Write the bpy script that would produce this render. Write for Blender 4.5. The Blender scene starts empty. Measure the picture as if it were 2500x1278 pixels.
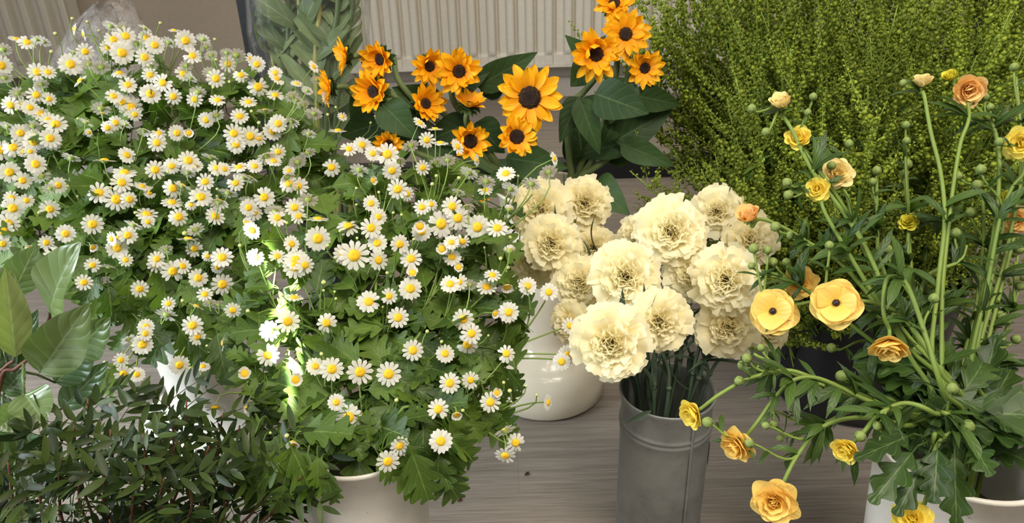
import bpy, math, random
from mathutils import Vector, Matrix
PI = math.pi
sin, cos, sqrt = math.sin, math.cos, math.sqrt
S = bpy.context.scene
COL = S.collection
rnd = random.Random(7)

# ------------------------------------------------------------------ camera
FPX, CX, CY = 1800.0, 1250.0, 639.0
CAM_H, PITCH, ROLL = 0.90, math.radians(26.0), math.radians(1.7)
FWD = Vector((0, cos(PITCH), -sin(PITCH)))
_r0, _u0 = Vector((1, 0, 0)), Vector((0, sin(PITCH), cos(PITCH)))
RIGHT = _r0 * cos(ROLL) - _u0 * sin(ROLL)
UP = _r0 * sin(ROLL) + _u0 * cos(ROLL)
EYE = Vector((0, 0, CAM_H))
cam_d = bpy.data.cameras.new('camera')
cam = bpy.data.objects.new('camera', cam_d)
COL.objects.link(cam)
cam.matrix_world = Matrix.Translation(EYE) @ Matrix((RIGHT, UP, -FWD)).transposed().to_4x4()
cam_d.sensor_width = 36.0
cam_d.lens = 36.0 * FPX / 2500.0
cam_d.clip_start = 0.02
cam_d.dof.use_dof = True
cam_d.dof.focus_distance = 0.80
cam_d.dof.aperture_fstop = 14.0
S.camera = cam

# ------------------------------------------------------------------ world, lights, exposure
S.view_settings.view_transform = 'Standard'
S.view_settings.look = 'None'
S.view_settings.gamma = 1.0
S.view_settings.use_curve_mapping = False
S.view_settings.exposure = 0.61
w = bpy.data.worlds.new('room_light'); S.world = w; w.use_nodes = True
w.node_tree.nodes['Background'].inputs[0].default_value = (0.90, 0.88, 0.84, 1)
w.node_tree.nodes['Background'].inputs[1].default_value = 0.24

def area(name, loc, target, sx, sy, power, col):
    d = bpy.data.lights.new(name, 'AREA'); d.shape = 'RECTANGLE'
    d.size, d.size_y, d.energy, d.color = sx, sy, power, col
    o = bpy.data.objects.new(name, d); COL.objects.link(o)
    o.location = loc
    o.rotation_euler = (Vector(target) - Vector(loc)).to_track_quat('-Z', 'Y').to_euler()
    return o

area('ceiling_light', (0.45, -0.15, 2.3), (0.35, 0.75, 0.3), 1.3, 1.0, 38.0, (1.0, 0.92, 0.79))
area('shop_window_light', (-1.9, 0.35, 0.95), (-0.62, 1.0, 0.1), 0.9, 1.1, 17.0, (0.82, 0.92, 1.0)).data.spread = 1.9
area('rear_ceiling_light', (0.3, 2.0, 2.5), (0.3, 3.2, 0.3), 1.6, 0.8, 12.0, (1.0, 0.86, 0.68))

# ------------------------------------------------------------------ pixel -> place
def ray(px, py):
    return FWD + RIGHT * ((px - CX) / FPX) - UP * ((py - CY) / FPX)
def at(px, py, Y):
    d = ray(px, py)
    return EYE + d * (Y / d.y)
def depth(p):
    return (p - EYE).dot(FWD)
def msize(px, p):
    return px * depth(p) / FPX
def facing(p, fx, fy, away=False):
    c = (EYE - p).normalized()
    m = min(1.0, fx * fx + fy * fy)
    k = sqrt(1 - m)
    return (RIGHT * fx - UP * fy + c * (-k if away else k)).normalized()

# ------------------------------------------------------------------ mesh building
class MB:
    def __init__(s):
        s.v, s.f, s.m, s.uv, s.t = [], [], [], [], []
    def grid(s, rows, mat=0, tint=0.5, uv=None, wrap=False):
        n0 = len(s.v); nr = len(rows); nc = len(rows[0])
        for i, r in enumerate(rows):
            for j, p in enumerate(r):
                s.v.append((p[0], p[1], p[2]))
                s.uv.append(uv[i][j] if uv else (j / max(1, nc - 1), i / max(1, nr - 1)))
                s.t.append(tint)
        for i in range(nr - 1):
            for j in range(nc if wrap else nc - 1):
                a = n0 + i * nc + j; b = n0 + i * nc + (j + 1) % nc
                s.f.append((a, b, b + nc, a + nc)); s.m.append(mat)
    def raw(s, vs, fs, mat=0, tint=0.5, M=None, uv=(0.5, 0.5)):
        n0 = len(s.v)
        for p in vs:
            if M is not None: p = M @ Vector(p)
            s.v.append((p[0], p[1], p[2])); s.uv.append(uv); s.t.append(tint)
        for f in fs:
            s.f.append(tuple(n0 + i for i in f)); s.m.append(mat)
    def xform(s, M, start=0):
        for i in range(start, len(s.v)):
            p = M @ Vector(s.v[i]); s.v[i] = (p[0], p[1], p[2])
    def mesh(s, name, mats, origin=(0, 0, 0), smooth=True):
        me = bpy.data.meshes.new(name)
        ox, oy, oz = origin
        me.from_pydata([(x - ox, y - oy, z - oz) for x, y, z in s.v], [], s.f)
        for m in mats: me.materials.append(m)
        me.polygons.foreach_set('material_index', s.m)
        me.polygons.foreach_set('use_smooth', [smooth] * len(s.f))
        uvl = me.uv_layers.new(name='UVMap')
        idx = [0] * len(me.loops); me.loops.foreach_get('vertex_index', idx)
        flat = []
        for i in idx: flat.extend(s.uv[i])
        uvl.data.foreach_set('uv', flat)
        a = me.attributes.new('tint', 'FLOAT', 'POINT'); a.data.foreach_set('value', s.t)
        me.update()
        return me

def tag(o, label=None, cat=None, group=None, kind=None):
    if label: o['label'] = label
    if cat: o['category'] = cat
    if group: o['group'] = group
    if kind: o['kind'] = kind
    return o
def thing(name, loc, label, cat, group=None):
    o = bpy.data.objects.new(name, None); COL.objects.link(o)
    o.location = loc; o.empty_display_size = 0.05
    return tag(o, label, cat, group)
def obj(name, mb, mats, parent=None, smooth=True, origin=None):
    if not isinstance(mats, (list, tuple)): mats = [mats]
    org = origin if origin is not None else (parent.location if parent else (0, 0, 0))
    me = mb.mesh(name, mats, org, smooth)
    o = bpy.data.objects.new(name, me); COL.objects.link(o)
    if parent: o.parent = parent
    elif origin is not None: o.location = origin
    return o
def inst(name, me, parent, M):
    o = bpy.data.objects.new(name, me); COL.objects.link(o)
    o.parent = parent; o.matrix_local = M
    return o

def catmull(pts, n=6):
    pts = [Vector(p) for p in pts]
    if len(pts) < 3:
        return [pts[0].lerp(pts[-1], i / n) for i in range(n + 1)]
    P = [pts[0] * 2 - pts[1]] + pts + [pts[-1] * 2 - pts[-2]]
    out = []
    for i in range(1, len(P) - 2):
        p0, p1, p2, p3 = P[i - 1:i + 3]
        for k in range(n):
            t = k / n
            out.append(0.5 * ((2 * p1) + (p2 - p0) * t + (2 * p0 - 5 * p1 + 4 * p2 - p3) * t * t + (3 * p1 - p0 - 3 * p2 + p3) * t ** 3))
    out.append(P[-2].copy())
    return out
def bez(a, b, c, d, n=7):
    return [a * (1 - t) ** 3 + b * 3 * t * (1 - t) ** 2 + c * 3 * t * t * (1 - t) + d * t ** 3 for t in [i / n for i in range(n + 1)]]
def tube(mb, pts, r0, r1=None, n=5, mat=0, tint=0.5, cap=True):
    if r1 is None: r1 = r0
    k = len(pts)
    T = []
    for i in range(k):
        d = pts[min(i + 1, k - 1)] - pts[max(i - 1, 0)]
        T.append(d.normalized() if d.length > 1e-9 else Vector((0, 0, 1)))
    a = T[0].orthogonal().normalized()
    rows = []
    for i in range(k):
        a = a - T[i] * a.dot(T[i])
        a = a.normalized() if a.length > 1e-6 else T[i].orthogonal().normalized()
        b = T[i].cross(a)
        q = i / (k - 1)
        r = r0(q) if callable(r0) else r0 + (r1 - r0) * q
        rows.append([pts[i] + (a * cos(2 * PI * j / n) + b * sin(2 * PI * j / n)) * r for j in range(n)])
    n0 = len(mb.v)
    mb.grid(rows, mat, tint, wrap=True)
    if cap:
        mb.f.append(tuple(n0 + j for j in range(n))[::-1]); mb.m.append(mat)
        e = n0 + (k - 1) * n
        mb.f.append(tuple(e + j for j in range(n))); mb.m.append(mat)
def lathe(mb, prof, n=48, mat=0, tint=0.5, c=(0, 0, 0), fn=None):
    rows = []
    for r, z in prof:
        row = []
        for j in range(n):
            th = 2 * PI * j / n
            rr = r if fn is None else fn(r, z, th)
            row.append((c[0] + rr * cos(th), c[1] + rr * sin(th), c[2] + z))
        rows.append(row)
    mb.grid(rows, mat, tint, wrap=True)
def box(mb, x0, x1, y0, y1, z0, z1, mat=0):
    vs = [(x, y, z) for x in (x0, x1) for y in (y0, y1) for z in (z0, z1)]
    mb.raw(vs, [(0, 1, 3, 2), (4, 6, 7, 5), (0, 4, 5, 1), (2, 3, 7, 6), (0, 2, 6, 4), (1, 5, 7, 3)], mat)
def frameYZ(p, d, nrm):
    y = d.normalized()
    z = nrm - y * nrm.dot(y)
    z = z.normalized() if z.length > 1e-5 else y.orthogonal().normalized()
    x = y.cross(z)
    M = Matrix((x, y, z)).transposed().to_4x4(); M.translation = p
    return M
def frameZ(p, nrm, spin=0.0, sc=1.0):
    z = nrm.normalized(); x = z.orthogonal().normalized(); y = z.cross(x)
    M = Matrix((x, y, z)).transposed().to_4x4() @ Matrix.Rotation(spin, 4, 'Z') @ Matrix.Diagonal((sc, sc, sc, 1))
    M.translation = p
    return M

# petal around the Z axis: a0 -> a1 is the angle from the axis at base and tip
def petal(mb, phi, r0, z0, L, W, a0, a1, prof, nt=5, nu=4, cup=0.0, amp=0.0, freq=3.0, ph=0.0, er=0.0, ser=0.0, mat=0, tint=0.5, side=0.0):
    cs, sn = cos(phi), sin(phi); da = a1 - a0
    rows, uvs = [], []
    for i in range(nt + 1):
        tt = i / nt; wv = W * prof(tt); row, uvr = [], []
        for j in range(nu + 1):
            u = -1 + 2 * j / nu
            te = tt * (1 - er * u * u + (ser if j % 2 else 0.0) * tt)
            al = a0 + da * te
            if abs(da) > 1e-3:
                r = r0 + L * (cos(a0) - cos(al)) / da; z = z0 + L * (sin(al) - sin(a0)) / da
            else:
                r = r0 + L * te * sin(a0); z = z0 + L * te * cos(a0)
            off = cup * u * u * wv + amp * tt ** 1.5 * sin(freq * u + ph)
            r += -cos(al) * off; z += sin(al) * off
            x = u * wv + side * tt * tt
            row.append((r * cs - x * sn, r * sn + x * cs, z)); uvr.append((j / nu, tt))
        rows.append(row); uvs.append(uvr)
    mb.grid(rows, mat, tint, uvs)

# leaf lying along +Y, facing +Z
def leaf(mb, M, L, W, prof, nt=10, nu=2, curl=0.2, fold=0.25, sweep=0.0, wav=0.0, wf=9.0, mat=0, tint=0.5, bend=0.0):
    rows, uvs = [], []
    for i in range(nt + 1):
        t = i / nt; wv = W * prof(t); row, uvr = [], []
        th = curl * t
        yy = L * (sin(th) / curl if abs(curl) > 1e-3 else t); zz = -L * ((1 - cos(th)) / curl if abs(curl) > 1e-3 else 0)
        for j in range(-nu, nu + 1):
            u = j / nu
            x = u * wv + bend * L * t * t
            y = yy + sweep * abs(u) * wv
            z = zz + fold * abs(u) * wv + wav * wv * abs(u) * sin(wf * t + u * 2)
            row.append(M @ Vector((x, y, z))); uvr.append(((u + 1) / 2, t))
        rows.append(row); uvs.append(uvr)
    mb.grid(rows, mat, tint, uvs)

def P_lobed(t):
    if t < 0.16: return 0.05
    q = (t - 0.16) / 0.84
    env = (sin(PI * min(1, q ** 0.75 * 0.93 + 0.05))) ** 0.6
    return env * (0.24 + 0.76 * abs(sin(PI * (q * 3.5 + 0.12))) ** 0.65) if q < 0.995 else 0.02
def P_heart(t):
    return max(0.02, (sin(PI * min(1, t) ** 0.60)) ** 0.85 * (1 - 0.12 * t)) if 0 < t < 1 else 0.02
def P_oval(t):
    return max(0.015, sin(PI * t ** 0.85) ** 0.75) if 0 < t < 1 else 0.015
def P_lance(t):
    return max(0.03, sin(PI * t ** 0.8) ** 0.9) if 0 < t < 1 else 0.03
def P_strap(t):
    return max(0.06, (0.55 + 0.45 * sin(PI * t)) * min(1, (1 - t) * 3.2)) if t < 1 else 0.03
def P_salal(t):
    if t <= 0 or t >= 1: return 0.01
    return max(0.012, sin(PI * t ** 0.84) ** 0.78 * (1 - .25 * max(0, t - .8) / .2))
def P_spoon(t):
    return 0.45 + 0.55 * sin(PI * min(1, t * 0.62)) if t < 0.86 else (0.97 * sqrt(max(0.02, 1 - ((t - 0.80) / 0.205) ** 2)))
def P_sunpetal(t):
    return max(0.03, (0.5 + 0.5 * sin(PI * min(1, 0.08 + t * 0.9))) * (1.0 if t < 0.55 else sqrt(max(0.0, 1 - ((t - 0.55) / 0.46) ** 2)) ** 0.9 if t < 1 else 0.03))
def P_fan(t):
    return 0.13 + 0.87 * t ** 0.9
def P_round(t):
    return (0.20 + 0.80 * sin(PI / 2 * min(1, t * 1.5))) * (1 if t < .7 else 1 - .22 * (t - .7) / .3)
def P_old(t):
    return max(0.08, 0.22 + 0.78 * sin(PI * (0.02 + 0.62 * t))) if t < 0.75 else max(0.10, sqrt(max(0.0, 1 - ((t - 0.62) / 0.385) ** 2)))

# ------------------------------------------------------------------ materials
def newmat(name):
    m = bpy.data.materials.new(name); m.use_nodes = True
    nt = m.node_tree; nt.nodes.clear()
    out = nt.nodes.new('ShaderNodeOutputMaterial')
    return m, nt, out
def lk(nt, a, b): nt.links.new(a, b)
def ramp(nt, stops, fac):
    r = nt.nodes.new('ShaderNodeValToRGB')
    e = r.color_ramp.elements
    while len(e) < len(stops): e.new(0.5)
    for i, (p, c) in enumerate(stops):
        e[i].position = p; e[i].color = (*c, 1)
    lk(nt, fac, r.inputs[0])
    return r.outputs[0]
def math_n(nt, op, a, b=None):
    n = nt.nodes.new('ShaderNodeMath'); n.operation = op
    for i, v in enumerate((a, b)):
        if v is None: continue
        if isinstance(v, (int, float)): n.inputs[i].default_value = v
        else: lk(nt, v, n.inputs[i])
    return n.outputs[0]
def mixc(nt, fac, a, b, mode='MIX'):
    n = nt.nodes.new('ShaderNodeMix'); n.data_type = 'RGBA'; n.blend_type = mode
    if isinstance(fac, (int, float)): n.inputs[0].default_value = fac
    else: lk(nt, fac, n.inputs[0])
    for i, v in ((6, a), (7, b)):
        if isinstance(v, tuple): n.inputs[i].default_value = (*v, 1)
        else: lk(nt, v, n.inputs[i])
    return n.outputs[2]
def noise(nt, scale, detail=3.0, vec=None, rough=0.5):
    n = nt.nodes.new('ShaderNodeTexNoise'); n.inputs['Scale'].default_value = scale
    n.inputs['Detail'].default_value = detail; n.inputs['Roughness'].default_value = rough
    if vec is not None: lk(nt, vec, n.inputs['Vector'])
    return n.outputs['Fac']
def coord(nt, which='Object'):
    return nt.nodes.new('ShaderNodeTexCoord').outputs[which]
def mapping(nt, vec, scale):
    n = nt.nodes.new('ShaderNodeMapping'); n.inputs['Scale'].default_value = scale
    lk(nt, vec, n.inputs['Vector'])
    return n.outputs[0]
def tint_fac(nt):
    a = nt.nodes.new('ShaderNodeAttribute'); a.attribute_name = 'tint'
    return a.outputs['Fac']
def finish(nt, out, color, rough=0.5, spec=0.4, trans=0.0, tcol=None, bump=None, bstr=0.2, bdist=0.002, metal=0.0, coat=0.0):
    p = nt.nodes.new('ShaderNodeBsdfPrincipled')
    if isinstance(color, tuple): p.inputs['Base Color'].default_value = (*color, 1)
    else: lk(nt, color, p.inputs['Base Color'])
    if isinstance(rough, (int, float)): p.inputs['Roughness'].default_value = rough
    else: lk(nt, rough, p.inputs['Roughness'])
    p.inputs['Specular IOR Level'].default_value = spec
    p.inputs['Metallic'].default_value = metal
    p.inputs['Coat Weight'].default_value = coat
    if bump is not None:
        b = nt.nodes.new('ShaderNodeBump'); b.inputs['Strength'].default_value = bstr; b.inputs['Distance'].default_value = bdist
        lk(nt, bump, b.inputs['Height']); lk(nt, b.outputs[0], p.inputs['Normal'])
    if trans > 0:
        t = nt.nodes.new('ShaderNodeBsdfTranslucent')
        c = tcol if tcol is not None else color
        if isinstance(c, tuple): t.inputs[0].default_value = (*c, 1)
        else: lk(nt, c, t.inputs[0])
        mx = nt.nodes.new('ShaderNodeMixShader'); mx.inputs[0].default_value = trans
        lk(nt, p.outputs[0], mx.inputs[1]); lk(nt, t.outputs[0], mx.inputs[2]); lk(nt, mx.outputs[0], out.inputs[0])
    else:
        lk(nt, p.outputs[0], out.inputs[0])
    return p

def leaf_mat(name, c1, c2, rough=0.45, trans=0.25, vein=None, vk=7.0, tboost=1.5, spec=0.4, bumpv=0.3, ovar=0.0, coat=0.0):
    m, nt, out = newmat(name)
    col = ramp(nt, [(0.0, c1), (1.0, c2)], tint_fac(nt))
    if ovar:
        oi = nt.nodes.new('ShaderNodeObjectInfo')
        col = mixc(nt, 1.0, col, ramp(nt, [(0.0, (1 - ovar,) * 3), (1.0, (1.12, 1.1, 1.0))], oi.outputs['Random']), 'MULTIPLY')
    bump = None
    if vein:
        sp = nt.nodes.new('ShaderNodeSeparateXYZ'); lk(nt, coord(nt, 'UV'), sp.inputs[0])
        au = math_n(nt, 'ABSOLUTE', math_n(nt, 'SUBTRACT', sp.outputs[0], 0.5))
        mid = math_n(nt, 'LESS_THAN', au, 0.022)
        ph = math_n(nt, 'FRACT', math_n(nt, 'MULTIPLY', math_n(nt, 'SUBTRACT', sp.outputs[1], math_n(nt, 'MULTIPLY', au, 0.55)), vk))
        tri = math_n(nt, 'ABSOLUTE', math_n(nt, 'SUBTRACT', ph, 0.5))
        lat = math_n(nt, 'LESS_THAN', tri, 0.045)
        f = math_n(nt, 'MAXIMUM', math_n(nt, 'MULTIPLY', mid, 0.75), math_n(nt, 'MULTIPLY', lat, 0.38))
        col = mixc(nt, f, col, vein)
        bump = math_n(nt, 'MULTIPLY', math_n(nt, 'SMOOTH_MIN', tri, 0.25), 2.0)
    nz = noise(nt, 60.0, 2.0, coord(nt))
    col = mixc(nt, 0.35, col, ramp(nt, [(0.3, (0.72, 0.72, 0.72)), (0.7, (1.15, 1.15, 1.1))], nz), 'MULTIPLY')
    tc = mixc(nt, 1.0, col, (tboost, tboost * 1.05, tboost * 0.45), 'MULTIPLY')
    finish(nt, out, col, rough, spec, trans, tc, bump if bump is not None else nz, bumpv, 0.0015, coat=coat)
    return m
def petal_mat(name, base, tip, trans=0.3, rough=0.55, pos=(0.0, 0.8), streak=0.0, streakcol=None, var=0.0):
    m, nt, out = newmat(name)
    sp = nt.nodes.new('ShaderNodeSeparateXYZ'); lk(nt, coord(nt, 'UV'), sp.inputs[0])
    col = ramp(nt, [(pos[0], base), (pos[1], tip)], sp.outputs[1])
    bump = None
    wv = math_n(nt, 'SINE', math_n(nt, 'MULTIPLY', sp.outputs[0], 34.0))
    if streak:
        col = mixc(nt, math_n(nt, 'MULTIPLY', math_n(nt, 'MAXIMUM', wv, 0.0), streak), col, streakcol)
    if var:
        col = mixc(nt, math_n(nt, 'MULTIPLY', tint_fac(nt), var), col, streakcol if streakcol else base)
    finish(nt, out, col, rough, 0.25, trans, col, wv, 0.12, 0.001)
    return m
def plain_mat(name, c, rough=0.5, spec=0.4, trans=0.0, nscale=0.0, namp=0.15, metal=0.0, coat=0.0, bstr=0.15):
    m, nt, out = newmat(name)
    col = c; bump = None
    if nscale:
        nz = noise(nt, nscale, 4.0, coord(nt))
        col = mixc(nt, 1.0, c, ramp(nt, [(0.3, (1 - namp,) * 3), (0.7, (1 + namp,) * 3)], nz), 'MULTIPLY')
        bump = nz
    finish(nt, out, col, rough, spec, trans, col, bump, bstr, 0.002, metal, coat)
    return m

M_fleaf = leaf_mat('feverfew_leaf', (0.032, 0.072, 0.009), (0.115, 0.190, 0.022), 0.5, 0.28, (0.16, 0.24, 0.05), 8.0)
M_fstem = leaf_mat('feverfew_stem', (0.17, 0.27, 0.055), (0.28, 0.38, 0.10), 0.5, 0.0)
M_fpetal = petal_mat('feverfew_petal', (0.76, 0.74, 0.58), (0.82, 0.79, 0.73), 0.38)
M_fdisc = plain_mat('feverfew_disc', (0.80, 0.47, 0.02), 0.65, 0.2, 0, 700.0, 0.35)
M_fcalyx = plain_mat('feverfew_calyx', (0.30, 0.40, 0.10), 0.6, 0.3)
M_fbud = plain_mat('feverfew_bud', (0.62, 0.66, 0.22), 0.6, 0.3, 0.1, 500.0, 0.25)
M_spetal = petal_mat('sunflower_petal', (0.90, 0.33, 0.004), (0.95, 0.50, 0.010), 0.25, 0.5, (0.0, 0.65), 0.35, (0.80, 0.28, 0.004))
M_sdisc = plain_mat('sunflower_disc', (0.020, 0.010, 0.006), 0.75, 0.2, 0, 400.0, 0.4)
M_sflor = plain_mat('sunflower_floret', (0.12, 0.045, 0.008), 0.7, 0.2)
M_sleaf = leaf_mat('sunflower_leaf', (0.018, 0.040, 0.011), (0.045, 0.085, 0.022), 0.55, 0.15, (0.065, 0.11, 0.036), 6.0, 1.5, 0.2)
M_sstem = leaf_mat('sunflower_stem', (0.10, 0.14, 0.04), (0.15, 0.20, 0.07), 0.6, 0.0)
M_cpetal = petal_mat('carnation_petal', (0.97, 0.80, 0.30), (0.98, 0.92, 0.66), 0.5, 0.6, (0.1, 0.8))
M_cstem = leaf_mat('carnation_stem', (0.045, 0.075, 0.045), (0.09, 0.13, 0.08), 0.5, 0.0)
M_cleaf = leaf_mat('carnation_leaf', (0.035, 0.06, 0.035), (0.075, 0.115, 0.065), 0.5, 0.1)
M_ryel = petal_mat('ranunculus_petal_yellow', (0.95, 0.70, 0.03), (0.97, 0.82, 0.16), 0.36, 0.5, (0.0, 0.7))
M_rgold = petal_mat('ranunculus_petal_gold', (0.92, 0.60, 0.08), (0.95, 0.69, 0.19), 0.3, 0.45, (0.0, 0.85))
M_rcream = petal_mat('ranunculus_petal_cream', (0.95, 0.80, 0.26), (0.96, 0.81, 0.40), 0.3, 0.5, (0.0, 0.9))
M_rpeach = petal_mat('ranunculus_petal_peach', (0.96, 0.70, 0.18), (0.95, 0.62, 0.26), 0.3, 0.5, (0.2, 1.0))
M_rlime = petal_mat('ranunculus_petal_lime', (0.52, 0.54, 0.03), (0.80, 0.72, 0.08), 0.28, 0.5, (0.0, 0.8))
M_rstem = leaf_mat('ranunculus_stem', (0.115, 0.18, 0.025), (0.20, 0.28, 0.05), 0.5, 0.0)
M_rleaf = leaf_mat('ranunculus_leaf', (0.022, 0.052, 0.008), (0.070, 0.130, 0.022), 0.45, 0.25, (0.14, 0.22, 0.06), 5.0)
M_rbud = leaf_mat('ranunculus_bud', (0.15, 0.22, 0.045), (0.26, 0.33, 0.09), 0.6, 0.05)
M_rdark = plain_mat('ranunculus_eye', (0.018, 0.008, 0.010), 0.5, 0.4, 0, 500.0, 0.4)
M_rcent = plain_mat('ranunculus_heart', (0.38, 0.46, 0.05), 0.5, 0.3, 0, 400.0, 0.3)
M_pod = leaf_mat('pennycress_pod', (0.16, 0.23, 0.012), (0.47, 0.55, 0.07), 0.55, 0.35, ovar=0.5)
M_pstem = leaf_mat('pennycress_stem', (0.15, 0.23, 0.025), (0.24, 0.33, 0.05), 0.55, 0.0)
M_pleaf = leaf_mat('pennycress_leaf', (0.05, 0.10, 0.012), (0.11, 0.19, 0.03), 0.5, 0.25)
M_salal = leaf_mat('salal_leaf', (0.075, 0.15, 0.06), (0.20, 0.25, 0.08), 0.28, 0.25, (0.26, 0.33, 0.18), 6.5, 1.4, 0.5, 0.8, coat=0.35)
M_twig = plain_mat('brown_twig', (0.14, 0.055, 0.03), 0.6, 0.3, 0, 80.0, 0.3)
M_mast = leaf_mat('mastic_leaflet', (0.010, 0.022, 0.005), (0.050, 0.076, 0.015), 0.42, 0.14, None, 5.0, 1.4, 0.2)
M_lily = leaf_mat('wrapped_leaf', (0.095, 0.140, 0.050), (0.18, 0.23, 0.09), 0.5, 0.25, (0.26, 0.32, 0.17), 3.0)
M_lstem = leaf_mat('wrapped_stem', (0.24, 0.25, 0.06), (0.32, 0.30, 0.09), 0.5, 0.0)
# ------------------------------------------------------------------ the setting
def struct(name, mb, mats, smooth=False):
    o = obj(name, mb, mats, None, smooth); o['kind'] = 'structure'; return o

m, nt, out = newmat('wood_plank_floor')
oc = coord(nt)
st = noise(nt, 1.0, 6.0, mapping(nt, oc, (9.0, 330.0, 1.0)), 0.65)
st2 = noise(nt, 1.0, 3.0, mapping(nt, oc, (2.2, 60.0, 1.0)), 0.5)
cl = ramp(nt, [(0.28, (0.165, 0.138, 0.115)), (0.5, (0.255, 0.220, 0.188)), (0.72, (0.345, 0.305, 0.265))], st)
cl = mixc(nt, 0.75, cl, ramp(nt, [(0.3, (0.74, 0.73, 0.72)), (0.7, (1.18, 1.17, 1.15))], st2), 'MULTIPLY')
br = nt.nodes.new('ShaderNodeTexBrick'); lk(nt, oc, br.inputs['Vector'])
br.inputs['Scale'].default_value = 1.0; br.inputs['Brick Width'].default_value = 1.25; br.inputs['Row Height'].default_value = 0.19
br.inputs['Mortar Size'].default_value = 0.0012
br.inputs['Color1'].default_value = (1, 1, 1, 1); br.inputs['Color2'].default_value = (0.94, 0.94, 0.94, 1); br.inputs['Mortar'].default_value = (0.86, 0.85, 0.84, 1)
cl = mixc(nt, 1.0, cl, br.outputs['Color'], 'MULTIPLY')
finish(nt, out, cl, 0.42, 0.45, 0, None, st, 0.12, 0.001)
M_floor = m
M_wall = plain_mat('painted_wall', (0.50, 0.43, 0.35), 0.8, 0.2, 0, 90.0, 0.05)
M_skirt = plain_mat('painted_skirting', (0.50, 0.45, 0.39), 0.6, 0.3, 0, 50.0, 0.05)
M_rad = plain_mat('radiator_enamel', (0.62, 0.58, 0.50), 0.45, 0.4, 0, 60.0, 0.04)
M_black = plain_mat('black_metal', (0.008, 0.008, 0.010), 0.4, 0.4, 0, 120.0, 0.2)

WY = 3.78
fl = MB(); box(fl, -4.5, 4.5, -1.6, WY, -0.06, 0.0); struct('floor', fl, M_floor)
wb = MB(); box(wb, -4.5, 4.5, WY, WY + 0.12, -0.06, 3.0); struct('wall_back', wb, M_wall)
pl = MB()
xa = at(338, 60, WY).x; xb = at(820, 60, WY).x
box(pl, xa, xb, WY - 0.05, WY - 0.002, 0.0, 3.0); struct('trim_1', pl, M_wall)
sk = MB(); box(sk, -4.5, 4.5, WY - 0.022, WY - 0.001, 0.0, 0.095); struct('baseboard_back', sk, M_skirt)

def radiator(name, px0, px1, label, zb=0.19, h=0.9):
    y0 = WY - 0.16
    X0, X1 = at(px0, 60, y0).x, at(px1, 60, y0).x
    z1 = zb + h
    root = thing('panel_radiator', ((X0 + X1) / 2, y0 + 0.06, 0.0), label, 'radiator')
    pb = MB(); pitch = 0.0905; n = int((X1 - X0) / pitch)
    prof = []
    for k in range(n + 1):
        bx = X0 + k * pitch
        for dx, dy in ((0.0, 0.0), (0.026, 0.0), (0.034, -0.022), (0.042, -0.027), (0.060, -0.027), (0.066, -0.022), (0.072, 0.013), (0.081, 0.014), (0.088, 0.0)):
            if bx + dx <= X1: prof.append((bx + dx, y0 + dy))
    rows = []
    for z, s in ((zb, 0.25), (zb + 0.045, 0.25), (zb + 0.058, 0.9), (zb + 0.07, 1.0), (z1 - 0.07, 1.0), (z1 - 0.055, 0.5), (z1, 0.2)):
        rows.append([(x, y0 - 0.010 * (1 if s < 0.5 else 0) + (y - y0) * s, z) for x, y in prof])
    pb.grid(rows)
    obj('front_panel', pb, M_rad, root, smooth=False)
    bb = MB(); box(bb, X0, X1, y0 + 0.014, y0 + 0.075, zb + 0.005, z1 - 0.005); obj('back_panel', bb, M_rad, root, smooth=False)
    lp = MB(); box(lp, X0 - 0.004, X1 + 0.004, y0 - 0.014, y0 + 0.08, zb - 0.012, zb + 0.004); obj('bottom_edge', lp, M_rad, root, smooth=False)
    for xx in (X0 + 0.22, X1 - 0.22):
        br = MB(); box(br, xx - 0.02, xx + 0.02, y0 + 0.07, WY - 0.003, zb + 0.12, zb + 0.2); obj('wall_bracket', br, M_rad, root, smooth=False)
    pp = MB(); tube(pp, [Vector((X0 + 0.08, y0 + 0.045, zb + 0.02)), Vector((X0 + 0.08, y0 + 0.045, 0.0))], 0.009, n=10)
    obj('pipe', pp, M_rad, root)
radiator('r', 845, 2240, 'wide cream ribbed wall radiator behind the sunflowers')
radiator('r', -430, 180, 'cream ribbed wall radiator at the edge of the room, behind the clear plastic wrap', 0.215)

# black frame: post, floor rail
fy = 2.53
root = thing('metal_rack', (at(655, 130, fy).x, fy, 0.0), 'black metal rack with upright post and long floor rail in front of the radiators', 'rack')
xl = at(645, 160, fy).x; xr = at(2330, 420, fy).x
pb = MB(); box(pb, xl - 0.045, xl + 0.045, fy - 0.03, fy + 0.03, 0, 1.9); obj('post', pb, M_black, root, smooth=False)
pb = MB(); box(pb, xr - 0.045, xr + 0.045, fy - 0.03, fy + 0.03, 0, 1.9); obj('post', pb, M_black, root, smooth=False)
pb = MB(); box(pb, xl + 0.045, xr - 0.045, fy - 0.035, fy + 0.03, 0.0, 0.066); obj('floor_rail', pb, M_black, root, smooth=False)
pb = MB(); box(pb, xl + 0.045, xr - 0.045, fy - 0.03, fy + 0.03, 1.84, 1.9); obj('top_rail', pb, M_black, root, smooth=False)

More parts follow.
